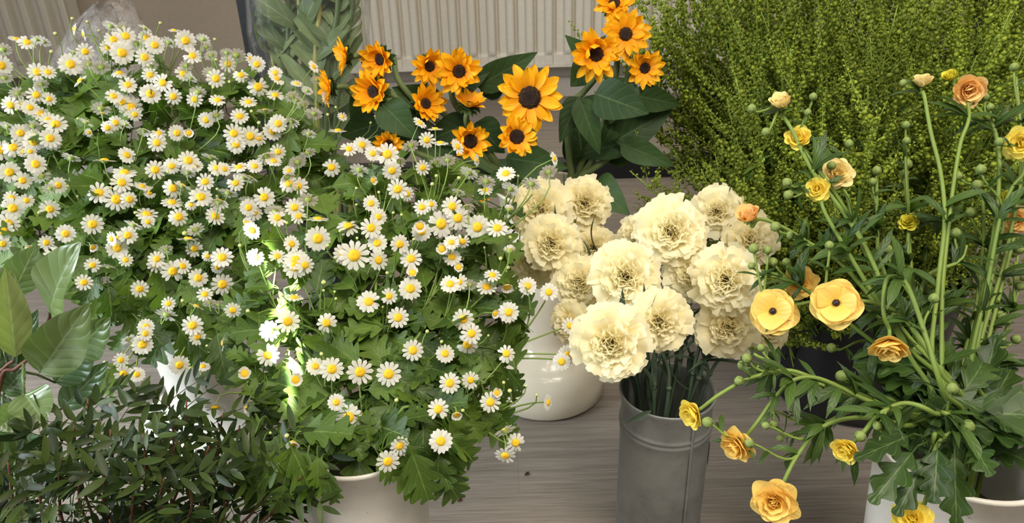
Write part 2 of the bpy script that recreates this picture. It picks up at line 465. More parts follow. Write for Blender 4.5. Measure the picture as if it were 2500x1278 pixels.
# ------------------------------------------------------------------ vessels
m, nt, out = newmat('white_plastic')
nz = noise(nt, 14.0, 5.0, coord(nt), 0.6); sp = noise(nt, 95.0, 2.0, coord(nt))
c1 = ramp(nt, [(0.3, (0.62, 0.58, 0.50)), (0.55, (0.74, 0.70, 0.62)), (0.8, (0.80, 0.77, 0.70))], nz)
c1 = mixc(nt, math_n(nt, 'MULTIPLY', math_n(nt, 'GREATER_THAN', sp, 0.735), 0.6), c1, (0.22, 0.19, 0.14))
finish(nt, out, c1, 0.3, 0.45, 0.06, (0.7, 0.66, 0.58), nz, 0.05, 0.002)
M_white = m
M_cream = plain_mat('cream_glazed_plastic', (0.78, 0.70, 0.55), 0.22, 0.5, 0, 12.0, 0.05, 0.0, 0.3, 0.02)
m, nt, out = newmat('galvanised_zinc')
oc = coord(nt); vz = nt.nodes.new('ShaderNodeTexVoronoi'); vz.inputs['Scale'].default_value = 26.0; lk(nt, oc, vz.inputs['Vector'])
nz = noise(nt, 9.0, 6.0, oc, 0.7)
cz = mixc(nt, 0.12, ramp(nt, [(0.3, (0.17, 0.175, 0.165)), (0.5, (0.27, 0.275, 0.26)), (0.75, (0.37, 0.37, 0.35))], nz), ramp(nt, [(0.0, (0.3,) * 3), (1.0, (0.8,) * 3)], vz.outputs['Distance']), 'SOFT_LIGHT')
finish(nt, out, cz, ramp(nt, [(0.3, (0.42,) * 3), (0.7, (0.62,) * 3)], nz), 0.5, 0, None, nz, 0.15, 0.002, 0.45)
M_zinc = m
M_blackpl = plain_mat('black_plastic', (0.010, 0.010, 0.012), 0.35, 0.4, 0, 60.0, 0.2)
M_paper = plain_mat('white_sticker', (0.75, 0.74, 0.70), 0.6, 0.3)
M_water = plain_mat('bucket_water', (0.03, 0.04, 0.025), 0.05, 0.6)

def cone_bucket(loc, rb, rt, h, mat, label, cat='bucket', name='flower_bucket', foot=None, lip=0.004, wall=0.003, water=0.55):
    root = thing(name, loc, label, cat)
    X, Y, Z = loc
    prof = []
    if foot:
        fr, fh = foot
        prof += [(0.001, 0.0), (fr * 0.93, 0.0), (fr, 0.008), (fr, fh * 0.45), (fr * 0.975, fh * 0.72), (fr * 0.90, fh * 0.95), (fr * 0.80, fh * 1.08), (rb * 1.06, fh * 1.25), (rb, fh * 1.6)]
        z0 = fh * 1.6
    else:
        prof += [(0.001, 0.0), (rb * 0.94, 0.0), (rb, 0.006)]; z0 = 0.006
    for k in range(1, 7):
        q = k / 6; prof.append((rb + (rt - rb) * q, z0 + (h - 0.006 - z0) * q))
    prof += [(rt + lip, h - 0.005), (rt + lip, h - 0.001), (rt, h), (rt - wall, h - 0.003)]
    for k in range(1, 6):
        q = k / 5; prof.append((rt - wall + (rb - rt) * q * 0.98, h - 0.004 - (h - z0 - 0.01) * q))
    prof.append((0.001, z0 + 0.004))
    b = MB(); lathe(b, prof, 64, c=loc); obj('body', b, mat, root)
    wv = MB(); zz = h * water; q = max(0, (zz - z0) / (h - z0)); rr = rb + (rt - rb) * q - wall - 0.004
    n = 40; wv.raw([(X, Y, Z + zz)] + [(X + rr * cos(2 * PI * j / n), Y + rr * sin(2 * PI * j / n), Z + zz) for j in range(n)], [(0, 1 + j, 1 + (j + 1) % n) for j in range(n)])
    obj('water', wv, M_water, root)
    return root

def foot_xy(px, py, Y):
    p = at(px, py, Y); return (p.x, Y)
FB = foot_xy(880, 1055, 0.66)       # front white bucket
FB_Z = at(880, 1055, 0.66).z
cone_bucket((FB[0], FB[1], 0), 0.058, 0.0715, FB_Z, M_white, 'speckled white bucket under the nearest feverfew bunch', lip=0.0025)
BB = foot_xy(425, 640, 1.12)
cone_bucket((BB[0], BB[1], 0), 0.062, 0.088, 0.38, M_white, 'tall white footed bucket behind the mastic sprigs, under the back feverfew bunch', foot=(0.130, 0.075))
SB = foot_xy(1328, 455, 1.25)
SB_Z = at(1328, 455, 1.25).z
cone_bucket((SB[0], SB[1], 0), 0.052, 0.083, SB_Z, M_cream, 'cream footed flower vase holding the sunflowers', 'vase', 'flower_vase', foot=(0.118, 0.085))
KB = foot_xy(2110, 680, 1.235)
cone_bucket((KB[0], KB[1], 0), 0.150, 0.168, 0.27, M_blackpl, 'wide black bucket full of pennycress behind the ranunculus', lip=0.004)
RB = foot_xy(2352, 1085, 0.636)
RB_Z = at(2352, 1085, 0.636).z
cone_bucket((RB[0], RB[1], 0), 0.062, 0.086, RB_Z, M_white, 'white bucket holding the yellow ranunculus', water=0.7)
GB = (at(250, 1240, 0.60).x, 0.60)
cone_bucket((GB[0], GB[1], 0), 0.075, 0.10, 0.235, M_blackpl, 'low black bucket holding the mastic sprigs')
LB = (at(-150, 1200, 0.70).x, 0.70)
cone_bucket((LB[0], LB[1], 0), 0.06, 0.085, 0.26, M_blackpl, 'low black bucket holding the salal branches')
WB = foot_xy(800, 400, 1.62)
cone_bucket((WB[0], WB[1], 0), 0.07, 0.09, 0.26, M_blackpl, 'black bucket holding the plastic-wrapped bunch')

# zinc vase
ZV = foot_xy(1630, 950, 0.80)
ZV_Z = at(1630, 950, 0.80).z
root = thing('zinc_vase', (ZV[0], ZV[1], 0), 'grey galvanised cylinder vase holding the cream carnations', 'vase')
zr = 0.0610
def zprof(h):
    P = [(0.001, 0.0), (zr - 0.003, 0.0), (zr, 0.003)]
    z = 0.01
    rings = [h - 0.045, h - 0.053, h - 0.061, 0.05, 0.042]
    while z < h - 0.004:
        d = sum(0.0022 * math.exp(-((z - q) / 0.0022) ** 2) for q in rings)
        P.append((zr - 0.001 + d, z)); z += 0.0016 if (h - 0.07 < z < h - 0.036 or z < 0.06) else 0.02
    P += [(zr + 0.0022, h - 0.004), (zr + 0.0030, h - 0.001), (zr + 0.0018, h + 0.001), (zr - 0.0012, h - 0.002)]
    for k in range(1, 5): P.append((zr - 0.003, h - 0.004 - (h - 0.02) * k / 4))
    P.append((0.001, 0.012))
    return P
b = MB(); lathe(b, zprof(ZV_Z), 72, c=(ZV[0], ZV[1], 0)); obj('body', b, M_zinc, root)
sm = MB(); a0 = math.radians(-90 + 22)
rows = []
for z in (0.004, ZV_Z * 0.5, ZV_Z - 0.006):
    rows.append([(ZV[0] + (zr + d) * cos(a0 + da), ZV[1] + (zr + d) * sin(a0 + da), z) for da, d in ((-0.035, 0.0), (-0.03, 0.0018), (0.03, 0.0018), (0.037, 0.0))])
sm.grid(rows); obj('seam', sm, M_zinc, root)
stk = MB(); a1 = math.radians(-2)
rows = [[(ZV[0] + (zr + 0.0012) * cos(a1 + da), ZV[1] + (zr + 0.0012) * sin(a1 + da), z) for da in (-0.16, -0.05, 0.05, 0.16)] for z in (ZV_Z - 0.125, ZV_Z - 0.085)]
stk.grid(rows); s_ = obj('sticker', stk, M_paper, root); s_['label'] = 'small white sticker'
wv = MB(); n = 40; wv.raw([(ZV[0], ZV[1], ZV_Z * 0.6)] + [(ZV[0] + (zr - 0.006) * cos(2 * PI * j / n), ZV[1] + (zr - 0.006) * sin(2 * PI * j / n), ZV_Z * 0.6) for j in range(n)], [(0, 1 + j, 1 + (j + 1) % n) for j in range(n)])
obj('water', wv, M_water, root)
# ------------------------------------------------------------------ feverfew
def head_mesh(name, seed, kind='open'):
    r = random.Random(seed); b = MB()
    n = r.randint(12, 16)
    for k in range(n):
        if r.random() < 0.04: continue
        ph = 2 * PI * k / n + r.uniform(-0.07, 0.07)
        if kind == 'open': a0, a1 = math.radians(r.uniform(80, 90)), math.radians(r.uniform(84, 112))
        elif kind == 'reflex': a0, a1 = math.radians(r.uniform(92, 104)), math.radians(r.uniform(115, 150))
        else: a0, a1 = math.radians(r.uniform(40, 55)), math.radians(r.uniform(20, 60))
        L = r.uniform(0.68, 0.78) * (0.62 if kind == 'half' else 1)
        petal(b, ph, 0.27, -0.02 + 0.02 * (k % 2), L, r.uniform(0.135, 0.17), a0, a1, P_spoon, 6, 2, cup=-0.12, er=0.06, mat=0, tint=r.random())
    lathe(b, [(0.02, -0.30), (0.07, -0.27), (0.20, -0.20), (0.31, -0.09), (0.33, 0.0)], 12, mat=1)
    return b.mesh(name, [M_fpetal, M_fcalyx])
def disc_mesh(name, seed, kind='dome'):
    r = random.Random(seed); b = MB(); rows = []; n = 22
    for i in range(7):
        q = i / 6; th = q * PI / 2; row = []
        for j in range(n):
            rr = 0.36 * cos(th) + 0.004; zz = (0.24 if kind == 'dome' else 0.12) * sin(th) - (0.06 * (q ** 6))
            k = 1 + r.uniform(-0.06, 0.06)
            row.append((rr * k * cos(2 * PI * j / n), rr * k * sin(2 * PI * j / n), zz * k - 0.02))
        rows.append(row)
    b.grid(rows, wrap=True)
    return b.mesh(name, [M_fdisc])
def fbud_mesh(name, seed):
    r = random.Random(seed); b = MB()
    lathe(b, [(0.03, -0.55), (0.30, -0.45), (0.48, -0.2), (0.50, 0.0)], 12, mat=1)
    lathe(b, [(0.50, 0.0), (0.46, 0.22), (0.30, 0.38), (0.02, 0.42)], 12, mat=0)
    for k in range(9):
        petal(b, 2 * PI * k / 9, 0.36, 0.0, r.uniform(0.35, 0.6), 0.10, 0.5, r.uniform(-0.6, 0.2), P_spoon, 3, 1, mat=2)
    return b.mesh(name, [M_fbud, M_fcalyx, M_fpetal])
H_OPEN = [head_mesh('feverfew_head', 100 + i) for i in range(6)]
H_REFL = [head_mesh('feverfew_head', 200 + i, 'reflex') for i in range(2)]
H_HALF = [head_mesh('feverfew_head', 300 + i, 'half') for i in range(2)]
DISC = [disc_mesh('feverfew_disc', 400 + i) for i in range(3)]
FBUD = [fbud_mesh('feverfew_bud', 500 + i) for i in range(3)]

# px, py, diameter, screen tilt x, y of the face (b = face turned away)
HEADS = """307,88,45,0,-.5|298,129,52,0,-.1|277,96,40,0,-.4|299,69,38,b|270,63,36,b|354,68,32,b|358,93,38,.2,-.3|378,110,42,0,0|353,140,42,0,0|333,106,36,b|265,116,36,0,-.4|208,126,38,0,.1|181,127,32,b|172,157,50,0,-.2|66,103,40,0,-.6|40,95,34,0,-.85|105,101,36,b|90,96,30,b|7,121,38,b|3,160,46,0,0|10,190,36,b|91,176,42,0,-.1|117,176,36,.2,-.6|181,71,28,-.8,-.2|204,85,28,-.9,.2|246,164,42,b|216,157,32,b|291,178,38,0,-.93|312,207,40,0,-.5|366,183,36,0,-.4|397,202,42,-.2,-.2|367,229,46,0,0|277,235,38,0,-.5|298,249,38,0,0|319,262,52,0,0|329,280,32,.1,.2|89,232,42,-.25,-.2|25,257,40,-.45,0|73,263,36,0,-.4|56,256,32,0,0|120,242,30,0,0|99,277,40,.2,-.6|117,293,36,0,0|136,303,50,0,-.4|50,325,42,0,0|122,338,46,0,-.1|195,197,38,-.6,-.5|42,228,36,b|100,206,32,b|211,298,34,b|282,300,36,0,0|263,312,32,0,0|307,303,32,b|246,265,42,b|251,277,28,0,-.9|352,319,36,b|387,326,34,0,-.5|218,324,22,.9,0|19,308,36,b|82,333,34,0,-.3|80,308,36,b|366,162,38,b|412,103,38,b|453,99,46,0,0|496,95,34,b|503,115,28,b|425,74,26,0,-.93|470,136,42,0,-.65|515,135,32,b|454,160,32,b|447,180,38,.1,-.5|576,135,44,b|553,129,30,b|556,156,38,0,0|627,157,38,0,.1|611,143,28,.8,-.2|630,212,48,0,0|672,178,32,0,-.3|676,192,36,.5,-.7|527,192,42,0,-.1|513,178,36,b|588,183,36,0,-.4|483,225,38,b|475,243,36,0,0|423,236,38,0,0|531,244,38,0,-.55|606,249,40,0,-.75|672,232,40,0,-.85|503,293,36,0,.1|527,282,40,b|585,284,42,0,-.4|571,326,46,0,-.2|611,333,48,0,0|631,336,40,.2,-.3|666,320,44,.1,-.2|679,302,42,0,-.2|712,296,38,b|432,325,38,0,0|461,325,26,0,0|766,277,40,b|724,204,28,0,-.9|773,195,28,b|766,163,30,.6,-.6|712,235,32,b|724,244,30,b|750,221,28,b|797,238,30,.9,0|647,270,38,0,-.93|754,326,34,b|466,190,32,b|740,256,30,b|32,360,46,0,-.4|3,367,46,0,0|82,347,44,0,-.3|124,343,46,0,0|59,370,28,0,0|74,370,28,0,0|87,401,46,0,0|23,421,48,0,0|55,441,40,.1,-.1|101,431,40,b|142,453,38,0,0|122,460,32,b|174,385,42,b|255,392,50,0,-.92|310,379,40,.4,-.4|304,421,50,0,-.65|297,446,48,0,-.35|379,415,44,0,0|383,349,42,0,-.1|241,471,50,-.1,-.3|284,487,54,0,0|316,487,40,.4,0|347,455,36,.3,-.85|366,470,28,.4,0|65,490,32,0,0|31,509,50,0,0|28,483,34,0,-.5|19,546,50,.1,-.2|7,564,46,0,0|122,511,42,.1,-.1|226,548,48,0,0|160,571,42,0,0|113,593,34,.1,0|134,622,46,0,-.5|286,606,48,0,0|312,575,42,0,0|291,580,32,0,0|272,584,34,-.6,0|358,523,48,0,-.65|326,549,44,b|361,542,30,0,0|307,635,32,0,-.2|383,633,38,0,-.3|226,604,26,.7,.5|73,608,26,0,.3|63,631,26,-.4,.4|7,596,36,0,0|422,460,46,0,0|446,454,42,b|460,392,48,0,-.4|419,406,38,-.2,-.2|515,386,42,b|459,422,36,b|476,405,36,0,-.5|501,444,40,0,-.1|490,481,52,0,-.4|420,494,48,0,-.75|436,530,46,.1,-.2|526,528,46,.3,-.5|557,471,44,b|534,493,46,b|575,447,38,0,0|645,482,48,0,0|607,507,40,0,-.1|621,518,42,0,-.35|605,490,40,b|672,516,50,b|677,532,42,0,-.3|719,507,44,0,-.1|729,528,38,0,-.6|752,487,48,b|705,448,44,0,-.45|727,455,48,0,-.45|700,432,42,b|649,382,48,b|679,371,36,0,0|668,393,38,0,-.85|622,406,36,0,-.45|583,408,42,-.3,-.7|595,434,44,b|611,434,38,b|576,353,42,0,0|726,396,42,b|705,417,28,0,-.5|776,535,50,0,-.92|776,583,58,0,0|712,596,40,.4,-.3|615,563,42,.7,-.2|602,547,32,.6,-.5|624,628,40,0,0|677,626,38,0,-.6|722,633,52,0,-.35|474,608,38,0,.1|542,629,50,0,-.3|459,584,50,0,-.92|477,561,42,b|466,500,28,0,-.4|529,410,38,0,-.3|548,413,32,.4,-.4|752,373,38,b|506,626,26,0,0|405,608,32,b|930,286,32,0,-.9|1025,300,36,.5,-.75|1063,315,36,0,-.92|1042,342,38,0,.1|1075,349,38,0,-.92|1117,358,40,.75,-.5|1002,356,42,b|946,377,52,0,-.25|884,354,44,.1,-.45|852,364,40,-.1,-.6|910,375,36,0,-.3|809,409,44,-.1,-.4|877,415,44,b|957,417,44,0,.2|972,394,38,b|1032,410,36,.4,0|971,462,48,0,0|995,474,34,.5,0|906,497,38,.2,-.3|910,441,26,.8,0|924,530,38,0,0|850,552,52,0,-.75|906,557,50,0,-.2|1030,506,38,0,-.3|1052,499,34,.2,-.4|1104,504,48,0,-.25|1138,506,40,b|1077,547,62,0,0|1118,533,54,0,0|1166,555,58,0,0|1145,422,46,b|1187,443,46,b|1119,469,34,b|1164,391,30,.9,0|825,319,42,-.1,-.92|836,285,24,.4,-.6|1185,464,36,0,-.65|1093,391,38,b|1063,398,38,b|1025,553,34,0,0|1235,424,46,0,-.65|1246,461,46,b|1338,420,44,b|1297,449,46,b|1353,388,34,.9,-.2|1214,557,50,0,-.45|1029,566,46,0,0|1102,592,36,-.1,-.55|1129,590,36,0,0|1079,608,34,0,0|1103,628,44,0,-.45|1003,632,50,0,-.25|1120,653,28,0,0|1244,613,34,b|1242,512,28,b|865,624,70,0,0|838,620,46,0,0|924,636,48,.35,0|921,594,46,0,-.35|976,597,44,.1,0|721,651,58,0,0|745,648,42,.4,0|1002,705,54,0,-.2|900,737,54,0,-.4|950,724,38,0,0|972,776,50,.1,-.15|797,789,48,-.1,0|1007,667,34,0,-.4|703,786,54,0,0|1099,694,46,-.1,-.45|1121,689,40,.2,-.4|1188,701,48,0,-.55|1202,672,40,0,-.65|1146,696,38,b|1238,701,34,0,.75|1288,699,42,.1,-.1|1340,714,42,0,0|1131,780,50,0,0|1151,815,48,0,0|1141,842,54,0,0|1242,763,48,0,0|1208,766,28,.7,.2|1087,864,44,.25,-.2|1008,856,50,.1,0|1236,864,44,.1,-.15|1371,884,42,0,0|1385,868,46,.15,0|1391,796,38,.1,0|1098,936,50,.1,0|1149,929,40,0,0|1197,983,48,0,0|1070,1000,48,0,0|1076,1078,54,0,0|1115,1013,32,0,.6|1233,1052,52,b|1259,1082,46,.1,.2|1233,1113,48,0,.6|1338,983,38,.85,0|978,1092,42,0,-.45|1213,960,28,.4,0|226,648,34,0,-.1|381,645,40,0,0|422,663,50,0,0|446,650,38,.3,-.3|484,679,44,.1,0|543,695,50,0,0|341,706,40,.35,0|411,742,32,-.3,0|407,768,50,b|500,719,36,0,-.3|479,748,38,b|511,740,30,b|534,744,34,b|568,758,38,0,.4|356,798,36,0,0|348,842,46,0,0|355,815,34,0,0|313,829,34,b|470,795,48,-.3,0|482,823,38,.35,0|295,880,34,0,0|438,892,46,0,.2|544,838,38,-.95,0|495,895,34,0,-.85|301,913,40,0,.3|334,915,36,.2,-.3|265,655,36,b|531,653,30,0,0|205,690,38,.2,-.2|657,808,50,0,0|654,868,50,0,0|810,902,56,0,0|879,909,60,0,0|718,727,44,0,-.93|597,913,36,0,-.3|770,895,42,0,-.2|949,914,58,0,0|851,1020,62,0,0|821,983,40,0,.1|788,1153,34,0,0|721,928,38,.2,0|947,1128,54,0,.4|976,1090,46,.3,.2|715,1083,38,0,.85|604,996,28,.3,.5|525,995,46,0,.85"""
BUDS = """176,45,14|213,53,14|241,75,12|135,82,16|125,126,16|391,56,14|524,96,14|527,146,14|185,179,12|40,268,14|520,214,12|614,272,14|632,300,16|583,320,18|190,290,12|560,200,14|690,205,14|800,280,14|820,262,12|905,300,12|950,316,12|700,545,14|530,462,12|692,468,14|800,600,16|872,582,14|940,285,12|1245,580,18|1222,632,18|1235,662,14|770,612,14|945,667,16|790,710,14|790,690,22|817,713,12|935,750,12|1043,810,18|1192,820,12|1078,835,16|1010,585,14|960,520,14|980,525,14|930,620,14|1065,430,16|1055,450,18|1120,435,18|1230,935,16|1245,955,20|1285,943,12|968,978,20|1130,1003,18|660,1058,14|700,1065,22|1283,700,12|1022,528,12|870,500,12|925,470,14|690,722,16|605,760,18|445,735,16|465,900,18|255,885,12|820,730,14|1240,654,18|830,565,12|1300,475,14|1265,430,12|505,845,12|870,460,14|1183,605,12|1270,560,12|785,865,18|755,880,12|1310,965,14|585,600,16|450,570,20|530,480,14|410,420,14|330,520,14|205,535,12|190,480,12|95,520,14|165,455,16|270,460,18|400,435,12"""
def is_front(x, y):
    if x >= 1000: return True
    if x >= 560: return y > 310 + (1000 - x) * 0.56
    return y > 945
def cano(x, y, fr):
    if fr:
        return 0.574 + (1130 - y) / 840 * 0.37 + 1.6e-7 * (x - 950) ** 2
    return 0.865 + (900 - y) / 840 * 0.41 + 2.0e-7 * (x - 400) ** 2
hr = random.Random(11)
heads = {True: [], False: []}
for s in HEADS.split('|'):
    a = s.split(','); x, y, d = float(a[0]), float(a[1]), float(a[2])
    fr = is_front(x, y)
    p = at(x, y, cano(x, y, fr) + hr.uniform(-0.018, 0.018))
    if a[3] == 'b': n = facing(p, hr.uniform(-.5, .5), -hr.uniform(.72, .86), True); k = 'b'
    else: n = facing(p, float(a[3]) + hr.uniform(-.12, .12), float(a[4]) + hr.uniform(-.12, .12)); k = 'o'
    heads[fr].append((p, n, msize(d, p) / 2 * 1.14, k))
for s in BUDS.split('|'):
    x, y, d = map(float, s.split(','))
    fr = is_front(x, y); p = at(x, y, cano(x, y, fr) + hr.uniform(-0.01, 0.02))
    heads[fr].append((p, facing(p, hr.uniform(-.5, .5), -.6), msize(d, p) / 2, 'bud'))

def kmeans(pts, k, r):
    C = [p.copy() for p in r.sample(pts, k)]
    for _ in range(14):
        g = [[] for _ in C]
        for i, p in enumerate(pts):
            g[min(range(k), key=lambda q: (p - C[q]).length_squared)].append(i)
        C = [sum((pts[i] for i in q), Vector()) / len(q) if q else C[j] for j, q in enumerate(g)]
    return [q for q in g if q]

def inside(x, y, poly):
    c = False
    for i in range(len(poly)):
        (x1, y1), (x2, y2) = poly[i], poly[i - 1]
        if (y1 > y) != (y2 > y) and x < (x2 - x1) * (y - y1) / (y2 - y1) + x1: c = not c
    return c
POLY_F = [(575, 930), (570, 700), (640, 570), (800, 450), (980, 370), (1180, 420), (1270, 530), (1250, 690), (1300, 790), (1270, 880), (1230, 1010), (1170, 1085), (1105, 1150), (1020, 1165), (960, 1125), (860, 1130), (800, 1180), (690, 1190), (640, 1090), (590, 1020)]
POLY_B = [(-60, 210), (150, 190), (280, 140), (450, 140), (640, 225), (740, 280), (820, 350), (830, 440), (720, 520), (620, 600), (580, 720), (600, 880), (480, 850), (330, 830), (230, 760), (120, 660), (-60, 640)]
def feverfew(hs, bxy, rim_r, rim_z, k, label, group, nleaf, seed, lmin, lmax, poly, fr, step):
    r = random.Random(seed)
    groups = kmeans([h[0] for h in hs], k, r)
    cens = [sum((hs[i][0] for i in g), Vector()) / len(g) for g in groups]
    leafpts = [[] for _ in groups]
    for layer in (0, 1, 2):
        yy = min(p[1] for p in poly)
        while yy < max(p[1] for p in poly):
            xx = min(p[0] for p in poly)
            while xx < max(p[0] for p in poly):
                jx, jy = xx + r.uniform(-.5, .5) * step, yy + r.uniform(-.5, .5) * step
                if inside(jx, jy, poly):
                    p = at(jx, jy, cano(jx, jy, fr) + .020 + layer * .030 + r.uniform(0, .03))
                    rv = Vector((p.x - bxy[0], p.y - bxy[1], 0))
                    if rv.length < rim_r * .85: p.z = max(p.z, rim_z + r.uniform(.012, .04))
                    elif p.z < rim_z + .03 and rv.length < rim_r + .04: p += rv.normalized() * (rim_r + .04 - rv.length)
                    leafpts[min(range(len(cens)), key=lambda q: (cens[q] - p).length_squared)].append(p)
                xx += step * (1 + .25 * layer)
            yy += step * (1 + .25 * layer)
    if fr:
        for a in (188, 200, 207, 214, 221, 228, 235, 243, 252, 262, 300, 308, 316, 324, 332, 340, 350, 196, 218, 240, 256, 310, 326, 336):
            q = math.radians(a + r.uniform(-4, 4)); p = Vector((bxy[0] + (rim_r + .016) * cos(q), bxy[1] + (rim_r + .016) * sin(q), rim_z + r.uniform(-.004, .024)))
            leafpts[min(range(len(cens)), key=lambda k_: (cens[k_] - p).length_squared)].append(p)
    for gi, g in enumerate(groups):
        cen = sum((hs[i][0] for i in g), Vector()) / len(g)
        dirv = Vector((cen.x - bxy[0], cen.y - bxy[1], 0)); L = dirv.length
        dirv = dirv / max(L, 1e-4)
        q = min(0.8, L / 0.22) * rim_r * 0.85
        rim = Vector((bxy[0] + dirv.x * q + r.uniform(-.008, .008), bxy[1] + dirv.y * q + r.uniform(-.008, .008), rim_z + 0.002))
        base = Vector((bxy[0] - dirv.x * rim_r * 0.3 + r.uniform(-.012, .012), bxy[1] - dirv.y * rim_r * 0.3 + r.uniform(-.012, .012), 0.02 if rim_z < 0.372 else 0.14))
        if L < 0.02: dirv = Vector((r.uniform(-1, 1), r.uniform(-1, 1), 0)).normalized()
        up = (cen - rim)
        node = rim + up * 0.80 - Vector((0, 0, 0.015)) + (cen - EYE).normalized() * 0.045
        mid = rim.lerp(node, 0.5) + Vector((0, 0, 0.02))
        main = catmull([base, rim, mid, node], 6)
        root = thing('feverfew_spray', base, label, 'flower', group)
        st = MB(); tint = r.random()
        tube(st, main, 0.0026, 0.0016, 5, tint=tint)
        n_main = len(main)
        carr = []
        for i in g:
            p, n, R, kd = hs[i]
            t = r.uniform(0.62, 1.0); s0 = main[min(n_main - 1, int(t * (n_main - 1)))]
            for s1 in main:
                if (s1 - p).length < (s0 - p).length * 0.75: s0 = s1
            back = p - n * R * 0.28
            dd = (back - s0).length
            pth = bez(s0, s0 + (main[-1] - main[-4]).normalized() * dd * 0.35, back - n * dd * 0.38, back, 7)
            tube(st, pth, 0.0013, 0.0008, 4, tint=r.random(), cap=False)
            carr.append(pth)
        obj('stem', st, M_fstem, root)
        # leaves grow from the main stem and the flower stalks
        lf = MB()
        for q in range(nleaf):
            if r.random() < 0.62:
                i0 = r.randint(int(n_main * 0.38), n_main - 1); s0 = main[i0]
            else:
                pth = r.choice(carr); s0 = pth[r.randint(1, 4)]
            a = r.uniform(0, 2 * PI)
            d = Vector((cos(a), sin(a) * 0.9 - 0.25, r.uniform(-0.35, 0.65))).normalized()
            toeye = (EYE - s0).normalized()
            nn = Vector((r.uniform(-.5, .5), r.uniform(-.5, .3), 0.9)) + toeye * r.uniform(0.1, 1.0)
            Lf = r.uniform(lmin, lmax)
            leaf(lf, frameYZ(s0, d, nn), Lf, Lf * r.uniform(0.30, 0.40), P_lobed, 28, 2, curl=r.uniform(0.1, 0.95), fold=r.uniform(0.0, 0.3), sweep=0.6, wav=0.12, tint=r.random())
        allst = main[n_main // 3:] + [q for c_ in carr for q in c_[:6]]
        for p in leafpts[gi]:
            s0 = min(allst, key=lambda q: (q - p).length_squared)
            Lf = r.uniform(lmin, lmax)
            out = Vector((p.x - bxy[0], p.y - bxy[1] - .03, 0)); out = out.normalized() if out.length > .01 else Vector((0, -1, 0))
            d = (out * .55 + Vector((r.uniform(-1, 1), r.uniform(-1, .6), r.uniform(-.55, .45)))).normalized()
            a0 = p - d * Lf * .45
            if p.z < rim_z + .03 and Vector((p.x - bxy[0], p.y - bxy[1], 0)).length > rim_r * .9:
                d = Vector((out.x * .35 + r.uniform(-.5, .5) * out.y, out.y * .35 - r.uniform(-.5, .5) * out.x, r.uniform(-.8, -.2))).normalized(); a0 = p - d * Lf * .45
            nn = Vector((r.uniform(-.6, .6), r.uniform(-.6, .3), .8)) + (EYE - p).normalized() * r.uniform(.2, 1.1)
            leaf(lf, frameYZ(a0, d, nn), Lf, Lf * r.uniform(.30, .40), P_lobed, 28, 2, curl=r.uniform(.1, 1.0), fold=r.uniform(0, .3), sweep=.6, wav=.12, tint=r.random())
            v = a0 - s0
            if v.length > .004:
                n0 = len(lf.v); tube(lf, bez(s0, s0 + v * .4 + Vector((0, 0, .012)), a0 - d * v.length * .3, a0, 4), .0009, .0007, 3, tint=1.0, cap=False)
        obj('foliage', lf, M_fleaf, root)
        for i in g:
            p, n, R, kd = hs[i]
            M = frameZ(p - base, n, r.uniform(0, 6.28), R)
            if kd == 'bud':
                inst('bud', r.choice(FBUD), root, M); continue
            me = r.choice(H_OPEN) if r.random() < 0.86 else r.choice(H_REFL)
            if R < 0.0098 and r.random() < 0.5: me = r.choice(H_HALF); M = frameZ(p - base, n, r.uniform(0, 6.28), R * 1.3)
            h = inst('flower_head', me, root, M)
            c = bpy.data.objects.new('flower_disc', r.choice(DISC)); COL.objects.link(c); c.parent = h

feverfew(heads[False], BB, 0.088, 0.38, 21, 'white feverfew spray in the large back bunch between the salal and the wrapped bunch', 'feverfew sprays in the back bunch', 5, 21, 0.048, 0.085, POLY_B, False, 50)
feverfew(heads[True], FB, 0.0715, FB_Z, 17, 'white feverfew spray in the front bunch rising from the speckled white bucket', 'feverfew sprays in the front bunch', 6, 22, 0.038, 0.068, POLY_F, True, 56)
# ------------------------------------------------------------------ sunflowers
def sunflower_head(r, cup=0.0, ragged=0.2, n1=14, n2=10, dr=0.34):
    b = MB()
    for ring, n in ((0, n1), (1, n2)):
        for k in range(n):
            ph = 2 * PI * (k + 0.5 * ring) / n + r.uniform(-0.09, 0.09)
            a0 = math.radians(74 - 12 * ring - 34 * cup + r.uniform(-6, 6))
            a1 = a0 + math.radians(r.uniform(-22, 34) - 20 * cup)
            if r.random() < ragged: a1 -= math.radians(r.uniform(50, 110))
            L = r.uniform(0.60, 0.74) * (0.9 if ring else 1) * (1.08 if dr < .3 else 1)
            petal(b, ph, dr * 0.93 - 0.02 * ring, 0.02 + 0.03 * ring, L, r.uniform(0.145, 0.185), a0, a1, P_sunpetal, 8, 4, cup=0.35, amp=0.02, freq=5, ph=r.uniform(0, 6), mat=0, tint=r.random(), side=r.uniform(-.08, .08))
    return b
def sunflower_disc(r, dr=0.34):
    b = MB()
    lathe(b, [(dr * 1.02, 0.0), (dr * 1.0, 0.05), (dr * 0.85, 0.11), (dr * 0.55, 0.13), (dr * 0.3, 0.115), (0.004, 0.10)], 24, mat=0)
    N = 190
    for k in range(N):
        q = sqrt((k + 0.5) / N); th = k * 2.39996
        rr = dr * 1.0 * q; z = 0.11 - 0.05 * max(0, q - 0.7) / 0.3
        h = (0.045 if q > 0.55 else 0.022) * r.uniform(0.7, 1.2); s = 0.016
        d = Vector((cos(th) * (0.4 * q), sin(th) * 0.4 * q, 1)).normalized()
        c = Vector((rr * cos(th), rr * sin(th), z)); a = d.orthogonal() * s; e = d.cross(a)
        b.raw([c + a, c + e, c - a, c - e, c + d * h], [(0, 1, 4), (1, 2, 4), (2, 3, 4), (3, 0, 4)], mat=1 if (q > 0.6 and r.random() < 0.6) else 0)
    return b
